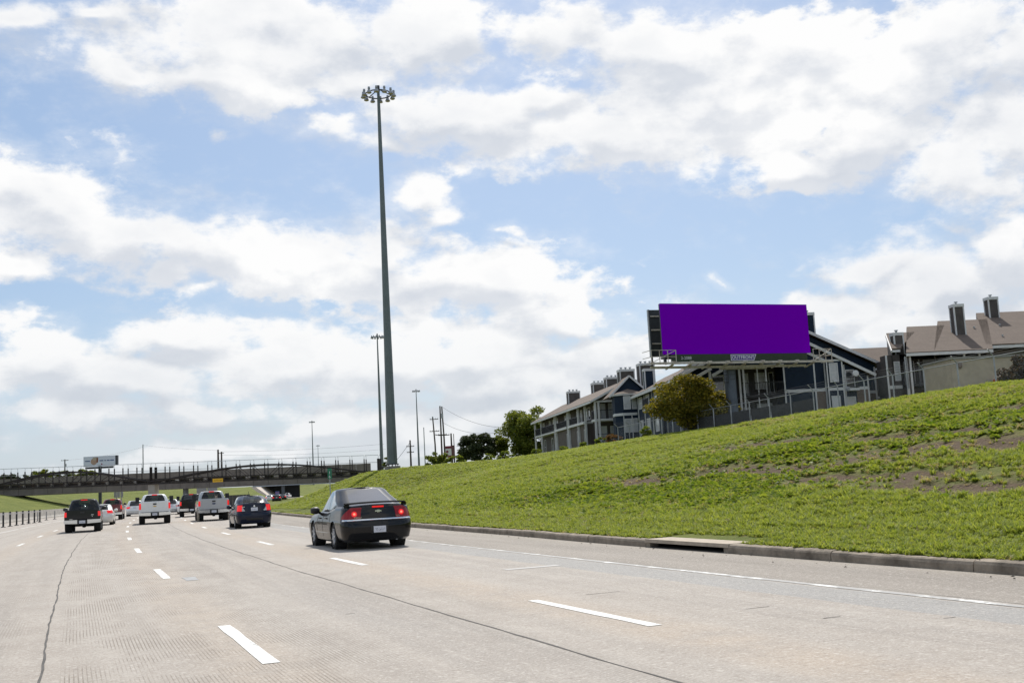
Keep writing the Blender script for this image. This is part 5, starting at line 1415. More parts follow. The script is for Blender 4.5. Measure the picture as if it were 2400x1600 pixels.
# --- pickups
def pickup(label, L, W, H, pm, glass, wb, r, bedz=1.30, cabin_back=-.55, mirrors=False, dual=False, bump=CHROME, lampz=(.98, 1.30), lampw=.10, tail_txt=None, ns=44, over=1.15, lift=.0, glassy=None):
    t = thing('pickup_truck', label, 'pickup truck', group='cars in the traffic')
    h = W / 2; yr = -L / 2; yf = L / 2; ra = yr + over; fa = ra + wb; lo = .48 + lift
    rows = [(lo, lo - .05, lo, h * .95, yr + .06, yf - .1, .06, .3, .0), (lo + .06, lo, lo, h * .99, yr + .015, yf - .03, .06, .35, .0), (lo + .25, lo + .2, lo + .2, h, yr, yf, .06, .4, .0), (bedz - .2, bedz - .25, bedz - .3, h * .985, yr + .005, yf - .02, .06, .4, .0),
            (bedz - .06, bedz - .1, bedz - .2, h * .97, yr + .015, yf - .08, .07, .42, .0), (bedz, bedz - .03, bedz - .12, h * .94, yr + .03, yf - .25, .08, .42, .0)]
    sh = Shell(rows)
    body_mesh(sh, ((ra, r), (fa, r)), r * 1.2, ns, 3, .02, (yr + .08, cabin_back - .12, lo + .28)).build('body', pm, t, smooth=True)
    g = Shell([(bedz - .02, bedz - .05, bedz - .12, h * .88, cabin_back, L * .23, .12, .25, .02), (bedz + .2, bedz + .2, bedz + .1, h * .83, cabin_back + .04, L * .17, .13, .25, .03), (H - .08, H - .08, H - .09, h * .71, cabin_back + .14, L * .085, .15, .28, .04), (H - .03, H - .03, H - .05, h * .62, cabin_back + .22, L * .05, .15, .28, .04)])
    greenhouse(t, g, side_cells(((.03, .44), (.48, .95)), .12, .80, rear_t=.93, rv=(.07, .80)), pm, glass, .04)
    for x in (-1, 1):
        wheel(t, x * (h - .15), ra, r, .26); wheel(t, x * (h - .15), fa, r, .26)
        for ya in (ra, fa): MB().lathe([(.05, -.2 * x), (r * 1.19, -.2 * x), (r * 1.19, .15 * x)], (x * (h - .19), ya, r), 20, 'X').build('wheel_well', UNDER, t)
        mirror(t, x * (h * .98), L * .135, bedz - .02, PLASTIC, mirrors)
        lp = sh.patch(x * (1 - lampw / h), x * 1.9, sh.v_of_z(lampz[0]), sh.v_of_z(lampz[1]), 6, 4, .012).build('tail_light', REDL, t, smooth=True)
    MB().bb(-h * .80, h * .80, yr + .2, yf - .3, lo - .16, lo + .12).build('frame', UNDER, t)
    MB().tube([(-h * .7, ra, r), (h * .7, ra, r)], .06, 8).build('axle', UNDER, t); MB().lathe([(.001, -.14), (.12, -.08), (.14, 0), (.12, .08), (.001, .14)], (0.05, ra, r), 10, 'X').build('differential', UNDER, t)
    # bumper and tailgate
    for x in (-1, 1): MB().prism([(x * .26, lo - .08), (x * (h - .02), lo - .05), (x * (h - .02), lo + .13), (x * .26, lo + .13)], yr - .13, yr + .05).build('bumper_wing', bump, t)
    MB().bb(-.255, .255, yr - .15, yr + .02, lo - .10, lo + .12).build('bumper_centre', PLASTIC, t)
    p = MB().bb(-.155, .155, yr - .162, yr - .151, lo - .06, lo + .09).build('licence_plate', PLATE, t)
    MB().bb(-.06, .06, yr - .1, yr + .3, lo - .2, lo - .11).build('hitch', UNDER, t)
    tg = MB().bb(-h + .16, h - .16, yr - .025, yr - .001, lo + .17, bedz - .03).build('tailgate', pm, t)
    MB().bb(-.11, .11, yr - .04, yr - .026, bedz - .20, bedz - .11).build('handle', PLASTIC, tg)
    MB().bb(-h + .14, h - .14, yr - .006, yr + .004, lo + .145, lo + .168).build('tailgate_gap', UNDER, t)
    seats(t, (-.42, .42), .25, bedz + .02, .5); seats(t, (-.42, .42), cabin_back + .35, bedz - .08, .45)
    centre_lamp(t, g.pt(0, 2.55) + Vector((0, -.03, .0)), .34, .05)
    return t, sh, g, h, yr, lo
blk, sh, g, h, yr, lo = pickup('black pickup truck with chrome bumper ends in the left lane', 5.1, 1.92, 1.82, GRAPH, {'rear_window': GL, 'side_window': GL, 'windscreen': GL}, 3.0, .37, 1.24, -.35, lampz=(.86, 1.12), lampw=.12, over=1.1, lift=.08)
MB().bb(.45, .58, yr - .035, yr - .026, .92, .95).build('badge', CHROME, blk); MB().bb(.49, .53, yr - .035, yr - .026, .84, .87).build('badge', CHROME, blk); MB().bb(-.66, -.5, yr - .035, yr - .026, .72, .745).build('badge', CHROME, blk)
finish_car(blk, -.60, 67.6)
wht, sh, g, h, yr, lo = pickup('white heavy-duty pickup truck with tall tow mirrors in the middle lane', 6.0, 2.03, 1.96, WHITEPT, {'rear_window': GL, 'side_window': GL, 'windscreen': GL}, 3.9, .41, 1.46, -.65, mirrors=True, lampz=(.98, 1.36), lampw=.13, lift=.15, over=1.2)
bt = MB(); bt.bb(-.11, .11, yr - .04, yr - .026, 1.14, 1.18).bb(-.045, .045, yr - .041, yr - .026, 1.125, 1.195).build('badge', mat('gold_badge', (.55, .36, .08), .3, metal=.8), wht)
finish_car(wht, 3.35, 79.4)
slv, sh, g, h, yr, lo = pickup('silver heavy-duty pickup truck with dusty fenders beside the blue sedan', 6.2, 2.03, 1.98, SILVERP, {'rear_window': GL, 'side_window': GL, 'windscreen': GL}, 4.0, .41, 1.44, -.65, mirrors=True, lampz=(1.0, 1.32), lampw=.12, lift=.13, over=1.25)
bo = MB().lathe([(.001, 0), (.11, .004), (.12, -.01)], (0, 0, 0), 16, 'Y').build('badge', mat('dark_blue_badge', (.02, .04, .10), .3, coat=1), slv); bo.location = (0, yr - .034, 1.13); bo.scale = (1, 1, .5)
for s_ in (-1, 1):
    MB().lathe([(.40, -.06), (.50, -.05), (.53, .04), (.50, .10)], (s_ * (h - .02), yr + 1.25, .42), 24, 'X').build('fender_flare', mat('dusty_beige', (.38, .33, .27), .6), slv)
finish_car(slv, 7.05, 78.6)
# dog riding in the silver truck's bed
def dog():
    t = thing('dog', 'grey dog sitting upright in the bed of the silver pickup', 'dog')
    FUR = mat('grey_tan_fur', (.23, .19, .15), .9, var=.35, vscale=9, bump=.5, bscale=60)
    bm = bmesh.new()
    pts = [(0, -.18, .10, .17), (0, -.10, .30, .19), (0, .02, .50, .155), (0, .08, .62, .105), (0, .11, .72, .115), (0, .17, .76, .10), (0, .26, .73, .06), (0, .34, .71, .045),
           (.10, .14, .30, .06), (.10, .15, .08, .045), (-.10, .14, .30, .06), (-.10, .15, .08, .045), (.14, -.05, .10, .09), (-.14, -.05, .10, .09), (0, -.36, .06, .035)]
    eds = [(0, 1), (1, 2), (2, 3), (3, 4), (4, 5), (5, 6), (6, 7), (2, 8), (8, 9), (2, 10), (10, 11), (0, 12), (0, 13), (0, 14)]
    me = bpy.data.meshes.new('dog_body'); me.from_pydata([p[:3] for p in pts], eds, [])
    o = bpy.data.objects.new('dog_body', me); COL.objects.link(o)
    md = o.modifiers.new('s', 'SKIN'); 
    for sv, p in zip(me.skin_vertices[0].data, pts): sv.radius = (p[3], p[3])
    me.skin_vertices[0].data[1].use_root = True
    o.modifiers.new('u', 'SUBSURF').levels = 2
    bpy.context.view_layer.update()
    m2 = bpy.data.meshes.new_from_object(o.evaluated_get(bpy.context.evaluated_depsgraph_get()))
    bpy.data.objects.remove(o); m2.materials.clear(); m2.materials.append(FUR)
    m2.polygons.foreach_set('use_smooth', [True] * len(m2.polygons))
    bd_ = obj_from('body', m2, FUR, t)
    for s_ in (-1, 1):
        MB().add([(s_ * .03, .10, .80), (s_ * .12, .11, .77), (s_ * .09, .10, .97), (s_ * .07, .15, .79)], [(0, 1, 2), (1, 3, 2), (3, 0, 2), (0, 3, 1)]).build('ear', FUR, t)
    return t
dg = dog(); q = Matrix.Rotation(heading(81.6), 3, 'Z') @ Vector((.25, -1.45, .86)); dg.location = road(7.05, 78.6) + q; dg.rotation_euler = (0, 0, heading(80)); dg.scale = (.92, .92, .92)

# --- other traffic
def far_car(label, o_, s_, pm, L=4.7, W=1.83, H=1.47, hatch=False, trunk=1.08, name='sedan', cat='car', lz=(.82, 1.02), oncoming=False, lit=True):
    t, sh, g, h, yr, yf, ra = sedan(name, label, L, W, H, pm, {'rear_window': GL if not hatch else GLD, 'side_window': GLD}, L * .575, .33, trunk=trunk, hatch=hatch, cat=cat, ns=30)
    simple_lamps(t, sh, lz[0], lz[1], .80, 1.8, REDL if lit else REDD); plate(t, sh, .85 if not hatch else .9)
    if hatch: sh.patch(-1.6, 1.6, 0.3, sh.v_of_z(.52), 12, 2, .006).build('bumper_trim', PLASTIC, t)
    finish_car(t, o_, s_)
    if oncoming: t.rotation_euler[2] += math.pi
    return t
far_car('white sedan half hidden behind the black pickup truck', -.25, 84.6, PEARL, trunk=1.04, H=1.46)
rt, sh, g, h, yr, lo = pickup('dark red pickup truck ahead of the white sedan', 5.5, 1.95, 1.88, REDP, {'rear_window': GL, 'side_window': GL, 'windscreen': GL}, 3.5, .40, 1.36, -.4, lampz=(.95, 1.28), lampw=.12, lift=.06)
finish_car(rt, -.45, 107.5)
far_car('white sport utility car left of the white pickup truck', .75, 127, WHITEPT, 4.6, 1.85, 1.66, True, 1.02, 'sport_utility_car')
far_car('white hatchback just right of the white pickup truck', 4.55, 125, WHITEPT, 4.4, 1.80, 1.58, True, 1.0, 'hatchback')
far_car('small white sedan between the white and silver pickup trucks', 6.0, 121, WHITEPT, 4.5, 1.75, 1.45, False, 1.05, 'sedan', lit=False)
dk, sh, g, h, yr, lo = pickup('dark truck with tow mirrors seen left of the silver pickup', 6.0, 2.0, 1.95, BLACKP, {'rear_window': GLD, 'side_window': GLD, 'windscreen': GL}, 3.9, .41, 1.45, -.6, mirrors=True, lift=.1)
finish_car(dk, 6.35, 101)
far_car('white car on the opposite carriageway behind the barrier', -16.0, 212, WHITEPT, 4.6, 1.8, 1.5, False, 1.05, 'sedan', oncoming=True)
for i, (px, py, pm, hat, lab) in enumerate(((639, 1169, WHITEPT, False, 'white sedan far ahead at the bend beside the bank'), (649, 1176, GRAPH, True, 'dark car far ahead at the bend'), (656, 1168, SILVERP, False, 'silver car far ahead under the distant overpass'), (664, 1172, BLACKP, False, 'black car far ahead nearest to the grass edge'), (676, 1166, WHITEPT, True, 'white van far ahead at the grass edge'), (632, 1174, WHITEPT, False, 'pale sedan far ahead beside the blue sedan'))):
    d = ray(px, py); tt = -CAMZ / d.z; X, Y = d.x * tt, d.y * tt; oo, s__ = road_coords(X, Y)
    far_car(lab, float(oo), float(s__), pm, hatch=hat, H=1.9 if i == 4 else 1.5, name='van' if i == 4 else 'sedan', cat='van' if i == 4 else 'car')
wc = far_car('white car parked behind the fence in front of the blue balconies', 0, 0, WHITEPT, 4.6, 1.8, 1.5, False, 1.05, 'parked_car', lit=False)
q = at(1772, 965, 96.8); wc.location = (q.x, q.y, 5.12); wc.rotation_euler = (0, 0, BZ + math.pi / 2)
del wc['group']

# ------------------------------------------------------------------ left side: barrier and marker posts
BARR = mat('barrier_concrete', (.36, .34, .31), .9, var=.2, vscale=2, dirt=((.17, .155, .14), .6))
barrier = thing('median_barrier', 'pale concrete median barrier at the left edge of the road', 'barrier', (0, 0, 0))
for i in range(34):
    s0 = 84 + i * 6.1; mb = MB(); prof = [(-.30, 0), (-.30, .08), (-.14, .33), (-.08, 1.1), (.08, 1.1), (.14, .33), (.30, .08), (.30, 0)]
    o0 = -12.4
    vs = [road(o0 + a, s0 + e, z) for e in (.01, 6.08) for a, z in prof]
    m_ = len(prof); mb.add(vs, [(k, k + 1, m_ + k + 1, m_ + k) for k in range(m_ - 1)] + [tuple(range(m_)), tuple(m_ + k for k in reversed(range(m_)))])
    mb.build('barrier_segment', BARR, barrier)
ORD = ['leftmost', 'second', 'third', 'middle', 'fifth', 'sixth', 'rightmost']; ORD2 = ['nearest', 'second', 'third', 'farthest']
PBLK = mat('black_post', (.018, .018, .018), .7)
for i in range(7):
    q = road(-8.4 + .1 * i, 98.6 + 3.25 * i, 0)
    t = thing('marker_post', ORD[i] + ' black marker post in the row at the left edge of the road', 'marker post', q, 0, 'black marker posts at the left edge')
    MB().tube([(0, 0, .03), (0, 0, 1.25)], .075, 10).build('post', PBLK, t); MB().lathe([(.001, .08), (.10, .07), (.2, .03), (.21, 0)], (0, 0, 0), 12).build('foot', PBLK, t)
    MB().tube([(0, 0, 1.0), (0, 0, 1.12)], .079, 10).build('band', mat('post_band', (.35, .35, .35), .6), t)
for i in range(4):
    q = road(-9.6 + .3 * i, 124 + 4.5 * i, 0)
    t = thing('marker_post', ORD2[i] + ' low pale marker post beyond the row of black posts', 'marker post', q, 0, 'low pale marker posts')
    MB().tube([(0, 0, .03), (0, 0, .95)], .06, 8).build('post', mat('grey_post', (.30, .29, .28), .7), t); MB().lathe([(.001, .08), (.10, .07), (.2, .03), (.21, 0)], (0, 0, 0), 10).build('foot', PBLK, t)

# ------------------------------------------------------------------ footbridge
RUST = mat('weathering_steel', (.026, .020, .018), .75, var=.25, vscale=2)
def plane_frame(px0, y0, px1, y1, d):
    a = at(px0, y0, d); b = at(px1, y1, d); dv = b - a
    return a, b, dv
fa_, fb_, fd_ = plane_frame(-40, 1149, 888, 1114, 234)
FL = math.hypot(fd_.x, fd_.y); fang = math.atan2(fd_.y, fd_.x); slope = fd_.z / FL
foot = thing('footbridge', 'dark steel arched-truss footbridge with a caged walkway across the road', 'footbridge', fa_, fang)
foot.rotation_euler = (0, 0, fang)
def zs(x): return slope * x
split = (354 + 40) / 928 * FL
for (x0, x1) in ((0.0, split), (split, FL)):
    Ls = x1 - x0; n = max(8, round(Ls / 3.0)); rise = 3.25
    def arch(x):
        f = (x - x0) / Ls; return .55 + (rise - .55) * math.sin(math.pi * min(1, max(0, f))) ** 1.25
    for yy in (0.0, 3.2):
        MB().beam((x0 + .1, yy, zs(x0) + .12), (x1 - .1, yy, zs(x1) + .12), .3, .3).build('bottom_chord', RUST, foot)
        MB().beam((x0 + .1, yy, zs(x0) + 1.05), (x1 - .1, yy, zs(x1) + 1.05), .2, .22).build('deck_chord', RUST, foot)
        MB().tube([(x0 + Ls * k / 24, yy, zs(x0 + Ls * k / 24) + arch(x0 + Ls * k / 24)) for k in range(25)], .19, 6).build('arch_chord', RUST, foot)
        for k in range(n + 1):
            x = x0 + Ls * k / n; w = .55 if k in (0, n) else .2
            MB().bb(x - w / 2, x + w / 2, yy - .1, yy + .1, zs(x), zs(x) + 3.65).build('post', RUST, foot)
            if k < n:
                x2 = x0 + Ls * (k + 1) / n; up = k < n / 2
                a, b = ((x, zs(x) + .2), (x2, zs(x2) + arch(x2) - .1)) if not up else ((x, zs(x) + arch(x) - .05), (x2, zs(x2) + .2))
                MB().beam((a[0], yy, a[1]), (b[0], yy, b[1]), .12, .12).build('brace', RUST, foot)
                if yy == 0: MB().bb(x - .0, x + 1.3, .4, 2.8, zs(x) + .28, zs(x) + .93).build('floor_beam', RUST, foot)
            hp = [(x, yy, zs(x) + 3.6), (x, yy, zs(x) + 4.1), (x, yy + (.12 if yy == 0 else -.12), zs(x) + 4.32), (x, yy + (.5 if yy == 0 else -.5), zs(x) + 4.5)]
            MB().tube(hp, .035, 5).build('fence_hoop', METAL, foot)
        for zz in (2.9, 4.45):
            MB().beam((x0, yy + (0 if zz < 4 else (.4 if yy == 0 else -.4)), zs(x0) + zz), (x1, yy + (0 if zz < 4 else (.4 if yy == 0 else -.4)), zs(x1) + zz), .045).build('fence_rail', METAL, foot)
    MB().slab((x0, .1, zs(x0) + 1.0), (x1, .1, zs(x1) + 1.0), (x1, 3.1, zs(x1) + 1.0), (x0, 3.1, zs(x0) + 1.0), .12).build('deck', mat('deck_concrete', (.25, .23, .21), .9), foot)
CONC = mat('bridge_concrete', (.175, .152, .134), .9, var=.15, vscale=.5, dirt=((.085, .075, .066), .5)); CONCL = mat('pale_concrete', (.36, .33, .29), .9, var=.12, vscale=.5)
pz = zs(split); MB().bb(split - .7, split + .7, .2, 3.0, -fa_.z - .5, pz - .05).build('pier', CONCL, foot)
# clearance sign hung on the footbridge
q0 = at(499, 1124.5, 233.3)
cs = thing('clearance_sign', 'yellow clearance sign hung under the footbridge truss', 'sign', at(510.5, 1125, 233.0), fang)
YEL = mat('sign_yellow', (.75, .42, .01), .5); MB().bb(-1.1, 1.1, -.04, 0, -.38, .38).build('panel', YEL, cs)
put_text('16 FT 8 IN', .40, mat('sign_black', (.02, .02, .02), .6), cs, (0, -.05, 0)); MB().bb(-1.4, 1.4, .02, .1, -.1, .62).build('bracket', RUST, cs)

# ------------------------------------------------------------------ concrete road bridge behind it
ca_, cb_, cd_ = plane_frame(-60, 1166, 905, 1124, 300)
CL = math.hypot(cd_.x, cd_.y); cang = math.atan2(cd_.y, cd_.x); cs_ = cd_.z / CL
rb = thing('road_bridge', 'brown concrete road bridge with panelled parapet behind the footbridge', 'bridge', ca_, cang)
n = 28
for k in range(n):
    x0 = CL * k / n; x1 = CL * (k + 1) / n - .08; z0 = cs_ * x0
    MB().bb(x0, x1, 0, .6, z0, z0 + 2.0).build('girder_panel', CONC, rb)
    if x1 < CL - 2: MB().bb(x0, x1, -.25, .15, z0 + 2.45, z0 + 4.7).build('parapet_panel', CONC, rb)
MB().slab((0, -.4, 2.44), (CL, -.4, cs_ * CL + 2.44), (CL, 12, cs_ * CL + 2.44), (0, 12, 2.44), .42).build('deck', CONC, rb)
MB().slab((0, .61, .3), (CL, .61, cs_ * CL + .3), (CL, 11.4, cs_ * CL + .3), (0, 11.4, .3), .3).build('soffit', CONC, rb)
for px in (8, 425):
    x = (px + 60) / 965 * CL; MB().tube([(x, 4, -ca_.z - 1), (x, 4, cs_ * x + .1)], .75, 14).build('column', mat('grey_column', (.27, .275, .285), .8), rb, smooth=True)
MB().bb(CL * .885, CL, .3, 11, -ca_.z, cs_ * CL + 2).build('abutment', CONC, rb)

# far overpass at the end of the view
oa, ob, od = plane_frame(592, 1141, 840, 1130, 425)
OL = math.hypot(od.x, od.y); oang = math.atan2(od.y, od.x)
ov = thing('far_overpass', 'far grey overpass over the bend with a sloped concrete abutment', 'overpass', oa, oang)
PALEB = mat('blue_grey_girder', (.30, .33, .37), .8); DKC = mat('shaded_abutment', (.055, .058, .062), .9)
MB().bb(0, OL, 0, 14, .0, 1.4).build('deck', PALEB, ov)
MB().bb(3, 16.5, 9, 9.5, -oa.z, .0).build('shade_backing_wall', DKC, ov)  # dark wall added to close the opening, standing in for shade under the deck
MB().add([(1.4, -9, -.1), (3.4, -9, -.1), (9.4, -9, -oa.z + .1), (4.2, -9, -oa.z + 2.6), (2.2, 9, -.1), (3.6, 9, -.1), (9.2, 9, -oa.z + .1), (5.0, 9, -oa.z + 2.4)], [(0, 1, 2, 3), (7, 6, 5, 4), (0, 4, 5, 1), (1, 5, 6, 2), (2, 6, 7, 3), (3, 7, 4, 0)]).build('slope_paving', mat('pale_paving', (.52, .46, .40), .9), ov)
for x in (11.6,): MB().bb(x - .6, x + .6, 1, 2, -oa.z, 0).build('column', mat('dark_column', (.10, .11, .12), .9), ov)
# backs of road signs beyond the bridges
def sign_back(px0, px1, y0, y1, d, n, lab, posts=True):
    a = at(px0, y1, d); b = at(px1, y1, d); L_ = math.hypot(b.x - a.x, b.y - a.y); hh = (y1 - y0) / CAM_F * d
    t = thing('road_sign', lab, 'sign', (a.x, a.y, a.z), math.atan2(b.y - a.y, b.x - a.x))
    GB = mat('sign_back_grey', (.40, .41, .42), .5, metal=.3)
    for k in range(n): MB().bb(L_ * k / n, L_ * (k + 1) / n - .18, 0, .08, 0, hh).build('panel', GB, t)
    for k in (0.25, .75): MB().bb(L_ * k - .1, L_ * k + .1, .09, .3, -a.z - .3, hh - .3).build('post', METAL, t)
    return t
sign_back(461, 511, 1132, 1160, 318, 2, 'large blank grey back of a road sign under the bridge'); sign_back(267, 290, 1151, 1166, 318, 3, 'small grey three-panel sign back left of the white pickup')
gs = thing('route_shield', 'small blue and red route sign far ahead under the overpass', 'sign', at(650, 1158, 330), fang)
MB().bb(-.6, .6, 0, .06, -.4, .9).build('panel', mat('shield_blue', (.10, .16, .36), .6), gs); MB().bb(-.6, .6, -.02, -.001, .45, .62).build('band', mat('shield_red', (.36, .05, .06), .6), gs); MB().bb(-.06, .06, .07, .15, -4.2, .8).build('post', METAL, gs)
# mile marker on the bank
q = at(773, 1122, 70); gz = float(hill_z(np.array([13.94]), np.array([70.6]))[0])
mm = thing('mile_marker', 'narrow green mile marker on a post beside the near sedan', 'sign', (q.x, q.y, gz), -.35)
MB().bb(-.13, .13, -.02, 0, q.z - gz, q.z - gz + .68).build('panel', mat('sign_green', (.012, .16, .085), .45), mm)
MB().bb(-.03, .03, .002, .05, -.3, q.z - gz + .6).build('post', METAL, mm)
for ch, zz in (('1', .40), ('6', .14)): put_text(ch, .24, WHITEP, mm, (0, -.025, q.z - gz + zz))

# ------------------------------------------------------------------ far billboard and the red sign
a = at(196, 1094, 335); b = at(270, 1090, 335); L_ = math.hypot(b.x - a.x, b.y - a.y)
fb2 = thing('billboard', 'small distant white billboard with blue lettering above the footbridge', 'billboard', (a.x, a.y, a.z), math.atan2(b.y - a.y, b.x - a.x))
PW = mat('billboard_white', (.62, .66, .74), .5); hh = 3.1
MB().bb(0, L_, -.1, 0, 0, hh).build('face_panel', PW, fb2); MB().bb(L_ + .02, L_ + .6, .0, 1.2, .1, hh).build('rear_panel', STEELD, fb2)
BL = mat('blue_print', (.06, .10, .22), .6)
for x0, x1 in ((.5, 2.0), (4.9, 6.1), (6.4, 6.9), (7.2, 8.0), (8.2, 9.4)): MB().bb(x0, min(x1, L_ - .3), -.12, -.101, 1.55, 1.85).build('print', BL, fb2)
MB().lathe([(.001, .02), (.9, .015), (1.0, 0)], (0, 0, 0), 16, 'Y').build('print', mat('skin_print', (.40, .27, .20), .6), fb2).location = (3.2, -.12, 1.5)
MB().bb(2.9, 4.5, -.125, -.101, 1.9, 2.8).build('print', mat('sand_print', (.42, .36, .28), .6), fb2); MB().bb(4.0, 4.5, -.128, -.126, 1.2, 2.6).build('print', mat('orange_print', (.20, .07, .03), .6), fb2)
MB().lathe([(.001, .0), (.22, -.01)], (0, 0, 0), 12, 'Y').build('print', mat('crimson_print', (.25, .02, .04), .6), fb2).location = (5.6, -.115, .65)
MB().bb(.6, L_ - .6, -.3, .4, -.7, -.1).build('catwalk', STEELD, fb2); MB().tube([(L_ / 2, .5, -a.z), (L_ / 2, .5, hh)], .5, 10).build('post', STEELD, fb2)
a = at(1043, 1072, 235); b = at(1066.5, 1069, 235); L_ = math.hypot(b.x - a.x, b.y - a.y)
rs = thing('pylon_sign', 'dark red pylon sign with a white rounded emblem beside the utility poles', 'sign', (a.x, a.y, a.z), math.atan2(b.y - a.y, b.x - a.x))
MB().bb(0, L_ * .68, -.1, 0, 0, 2.45).build('panel', mat('maroon', (.17, .018, .035), .6), rs); MB().bb(L_ * .68 + .01, L_, -.06, .3, -.4, 2.55).build('side_panel', mat('maroon_dark', (.13, .06, .06), .7), rs)
MB().bb(.05, L_ * .67, -.13, -.101, .45, 1.9).build('emblem', mat('emblem_white', (.62, .62, .60), .6), rs); MB().lathe([(.001, -.02), (.28, -.015)], (0, 0, 0), 12, 'Y').build('emblem_centre', mat('maroon', (.17, .018, .035)), rs).location = (.55, -.135, 1.25)
for x in (.2, L_ - .2): MB().bb(x - .12, x + .12, .05, .25, -a.z + 3.5, 0).build('post', STEELD, rs)

# ------------------------------------------------------------------ utility poles and wires
WOOD = mat('pole_wood', (.075, .062, .052), .9, var=.3, vscale=2); WIRE = mat('wire', (.03, .03, .03), .6)
def upole(px, ytop, d, lab, base_z, r=.16, arms=(), trans=False, lean=0.0, m=None):
    q = at(px, ytop, d)
    t = thing('utility_pole', lab, 'utility pole', (q.x, q.y, base_z), -.4, 'utility poles')
    h = q.z - base_z
    MB().tube([(0, 0, -.5), (0, 0, h * .5), (lean, 0, h)], [r * 1.25, r, r * .8], 8).build('pole', m or WOOD, t)
    for dz, w in arms:
        c = MB().bb(-w / 2, w / 2, -.2, -.06, h - dz - .08, h - dz + .08).build('crossarm', WOOD, t)
        for k in (-.45, -.2, .2, .45): MB().tube([(w * k, -.13, h - dz + .08), (w * k, -.13, h - dz + .3)], .05, 6).build('insulator', METAL, c)
    if trans: MB().tube([(.35, -.1, h - 2.6), (.35, -.1, h - 1.6)], .28, 10).build('transformer', METAL, t)
    return q
upole(1031, 951, 228, 'left of the paired wooden poles with a transformer', 4.6, .17, ((6.0, 2.4),), True)
p_a = upole(1037.5, 952, 232, 'right of the paired wooden poles, carrying wires to the trees', 4.6, .17, ((6.1, 2.4),), False, -.2)
p_b = upole(1017, 976, 246, 'wooden pole just left of the paired poles', 4.6, .17, ((.6, 1.9), (3.3, 2.2)), False, -.3)
upole(961, 1031, 262, 'short dark pole standing alone right of the near mast', 4.2, .22, ((1.5, 1.9), (2.9, 1.7)))
upole(993, 1001, 420, 'thin grey steel pole behind the wooden poles', 4.5, .2, (), False, 0, METAL)
upole(1057, 1015, 236, 'dark pole crossing in front of the red sign', 4.6, .2); upole(1063, 1016, 250, 'thin pole right behind the red sign', 4.6, .1)
upole(335, 1041, 430, 'tall grey pole behind the middle of the footbridge', 6, .24, (), False, 0, METAL); upole(152, 1076, 390, 'pole with crossarm and transformer left of the far billboard', 6, .25, ((.4, 2.6),), True)
upole(511, 1053, 345, 'thicker of two dark poles behind the footbridge', 6, .34); upole(519, 1058, 345, 'thinner of two dark poles behind the footbridge', 6, .3, ((.5, 1.6),))
def wire(a, b, sag, lab, r=.028):
    a = Vector(a); b = Vector(b); pts = [a.lerp(b, k / 12) - Vector((0, 0, sag * 4 * (k / 12) * (1 - k / 12))) for k in range(13)]
    prop(MB().tube(pts, r, 4).build('power_line', WIRE), lab, 'power line', 'overhead wires')
wire(p_a + Vector((0, 0, -.2)), at(1185, 1002, 200), 1.0, 'upper wire sagging from the paired poles to the green tree'); wire(p_a + Vector((0, 0, -3.5)), at(1180, 1010, 200), 1.2, 'lower wire sagging from the paired poles to the green tree')
wire(at(335, 1043, 430), at(511, 1055, 345), .3, 'faint wire between the poles behind the footbridge', .024); wire(at(519, 1058, 345), at(900, 1040, 330), .5, 'long faint wire running right behind the light masts', .024); wire(at(152, 1078, 390), at(335, 1047, 430), .8, 'faint wire above the far billboard', .024)
wire(at(519, 1066, 345), at(905, 1052, 330), .6, 'lower long faint wire behind the light masts', .022); wire(at(961, 1036, 262), at(917, 1092, 262), .2, 'guy wire of the short dark pole', .04)

# ------------------------------------------------------------------ trees and shrubs
BARK = mat('bark', (.055, .042, .033), .9, var=.3, vscale=4, bump=.5)
def leaf_blob(centres, n, size, r, flat=.6):
    mb = MB(); vs = []; fs = []
    P = np.array([c[:3] for c in centres]); Rr = np.array([c[3] for c in centres]); w = Rr ** 2; w /= w.sum()
    pick = r.choice(len(centres), n, p=w)
    d = r.normal(size=(n, 3)); d /= np.linalg.norm(d, axis=1)[:, None]
    rad = Rr[pick] * (r.rand(n) ** .38)
    c = P[pick] + d * rad[:, None] * np.array([1, 1, flat])
    s = size * r.uniform(.55, 1.3, n)
    a = r.normal(size=(n, 3)); a[:, 2] *= .5; a /= np.linalg.norm(a, axis=1)[:, None]
    b = np.cross(a, r.normal(size=(n, 3))); b /= np.linalg.norm(b, axis=1)[:, None]
    q = np.stack([c - a * s[:, None], c + b * (s * .45)[:, None], c + a * s[:, None], c - b * (s * .45)[:, None]], 1).reshape(-1, 3)
    me = bpy.data.meshes.new('crown')
    me.vertices.add(4 * n); me.vertices.foreach_set('co', q.reshape(-1).astype(np.float32))
    me.loops.add(4 * n); me.loops.foreach_set('vertex_index', np.arange(4 * n, dtype=np.int32))
    me.polygons.add(n); me.polygons.foreach_set('loop_start', np.arange(0, 4 * n, 4, dtype=np.int32))
    me.update(calc_edges=True); me.validate()
    return me
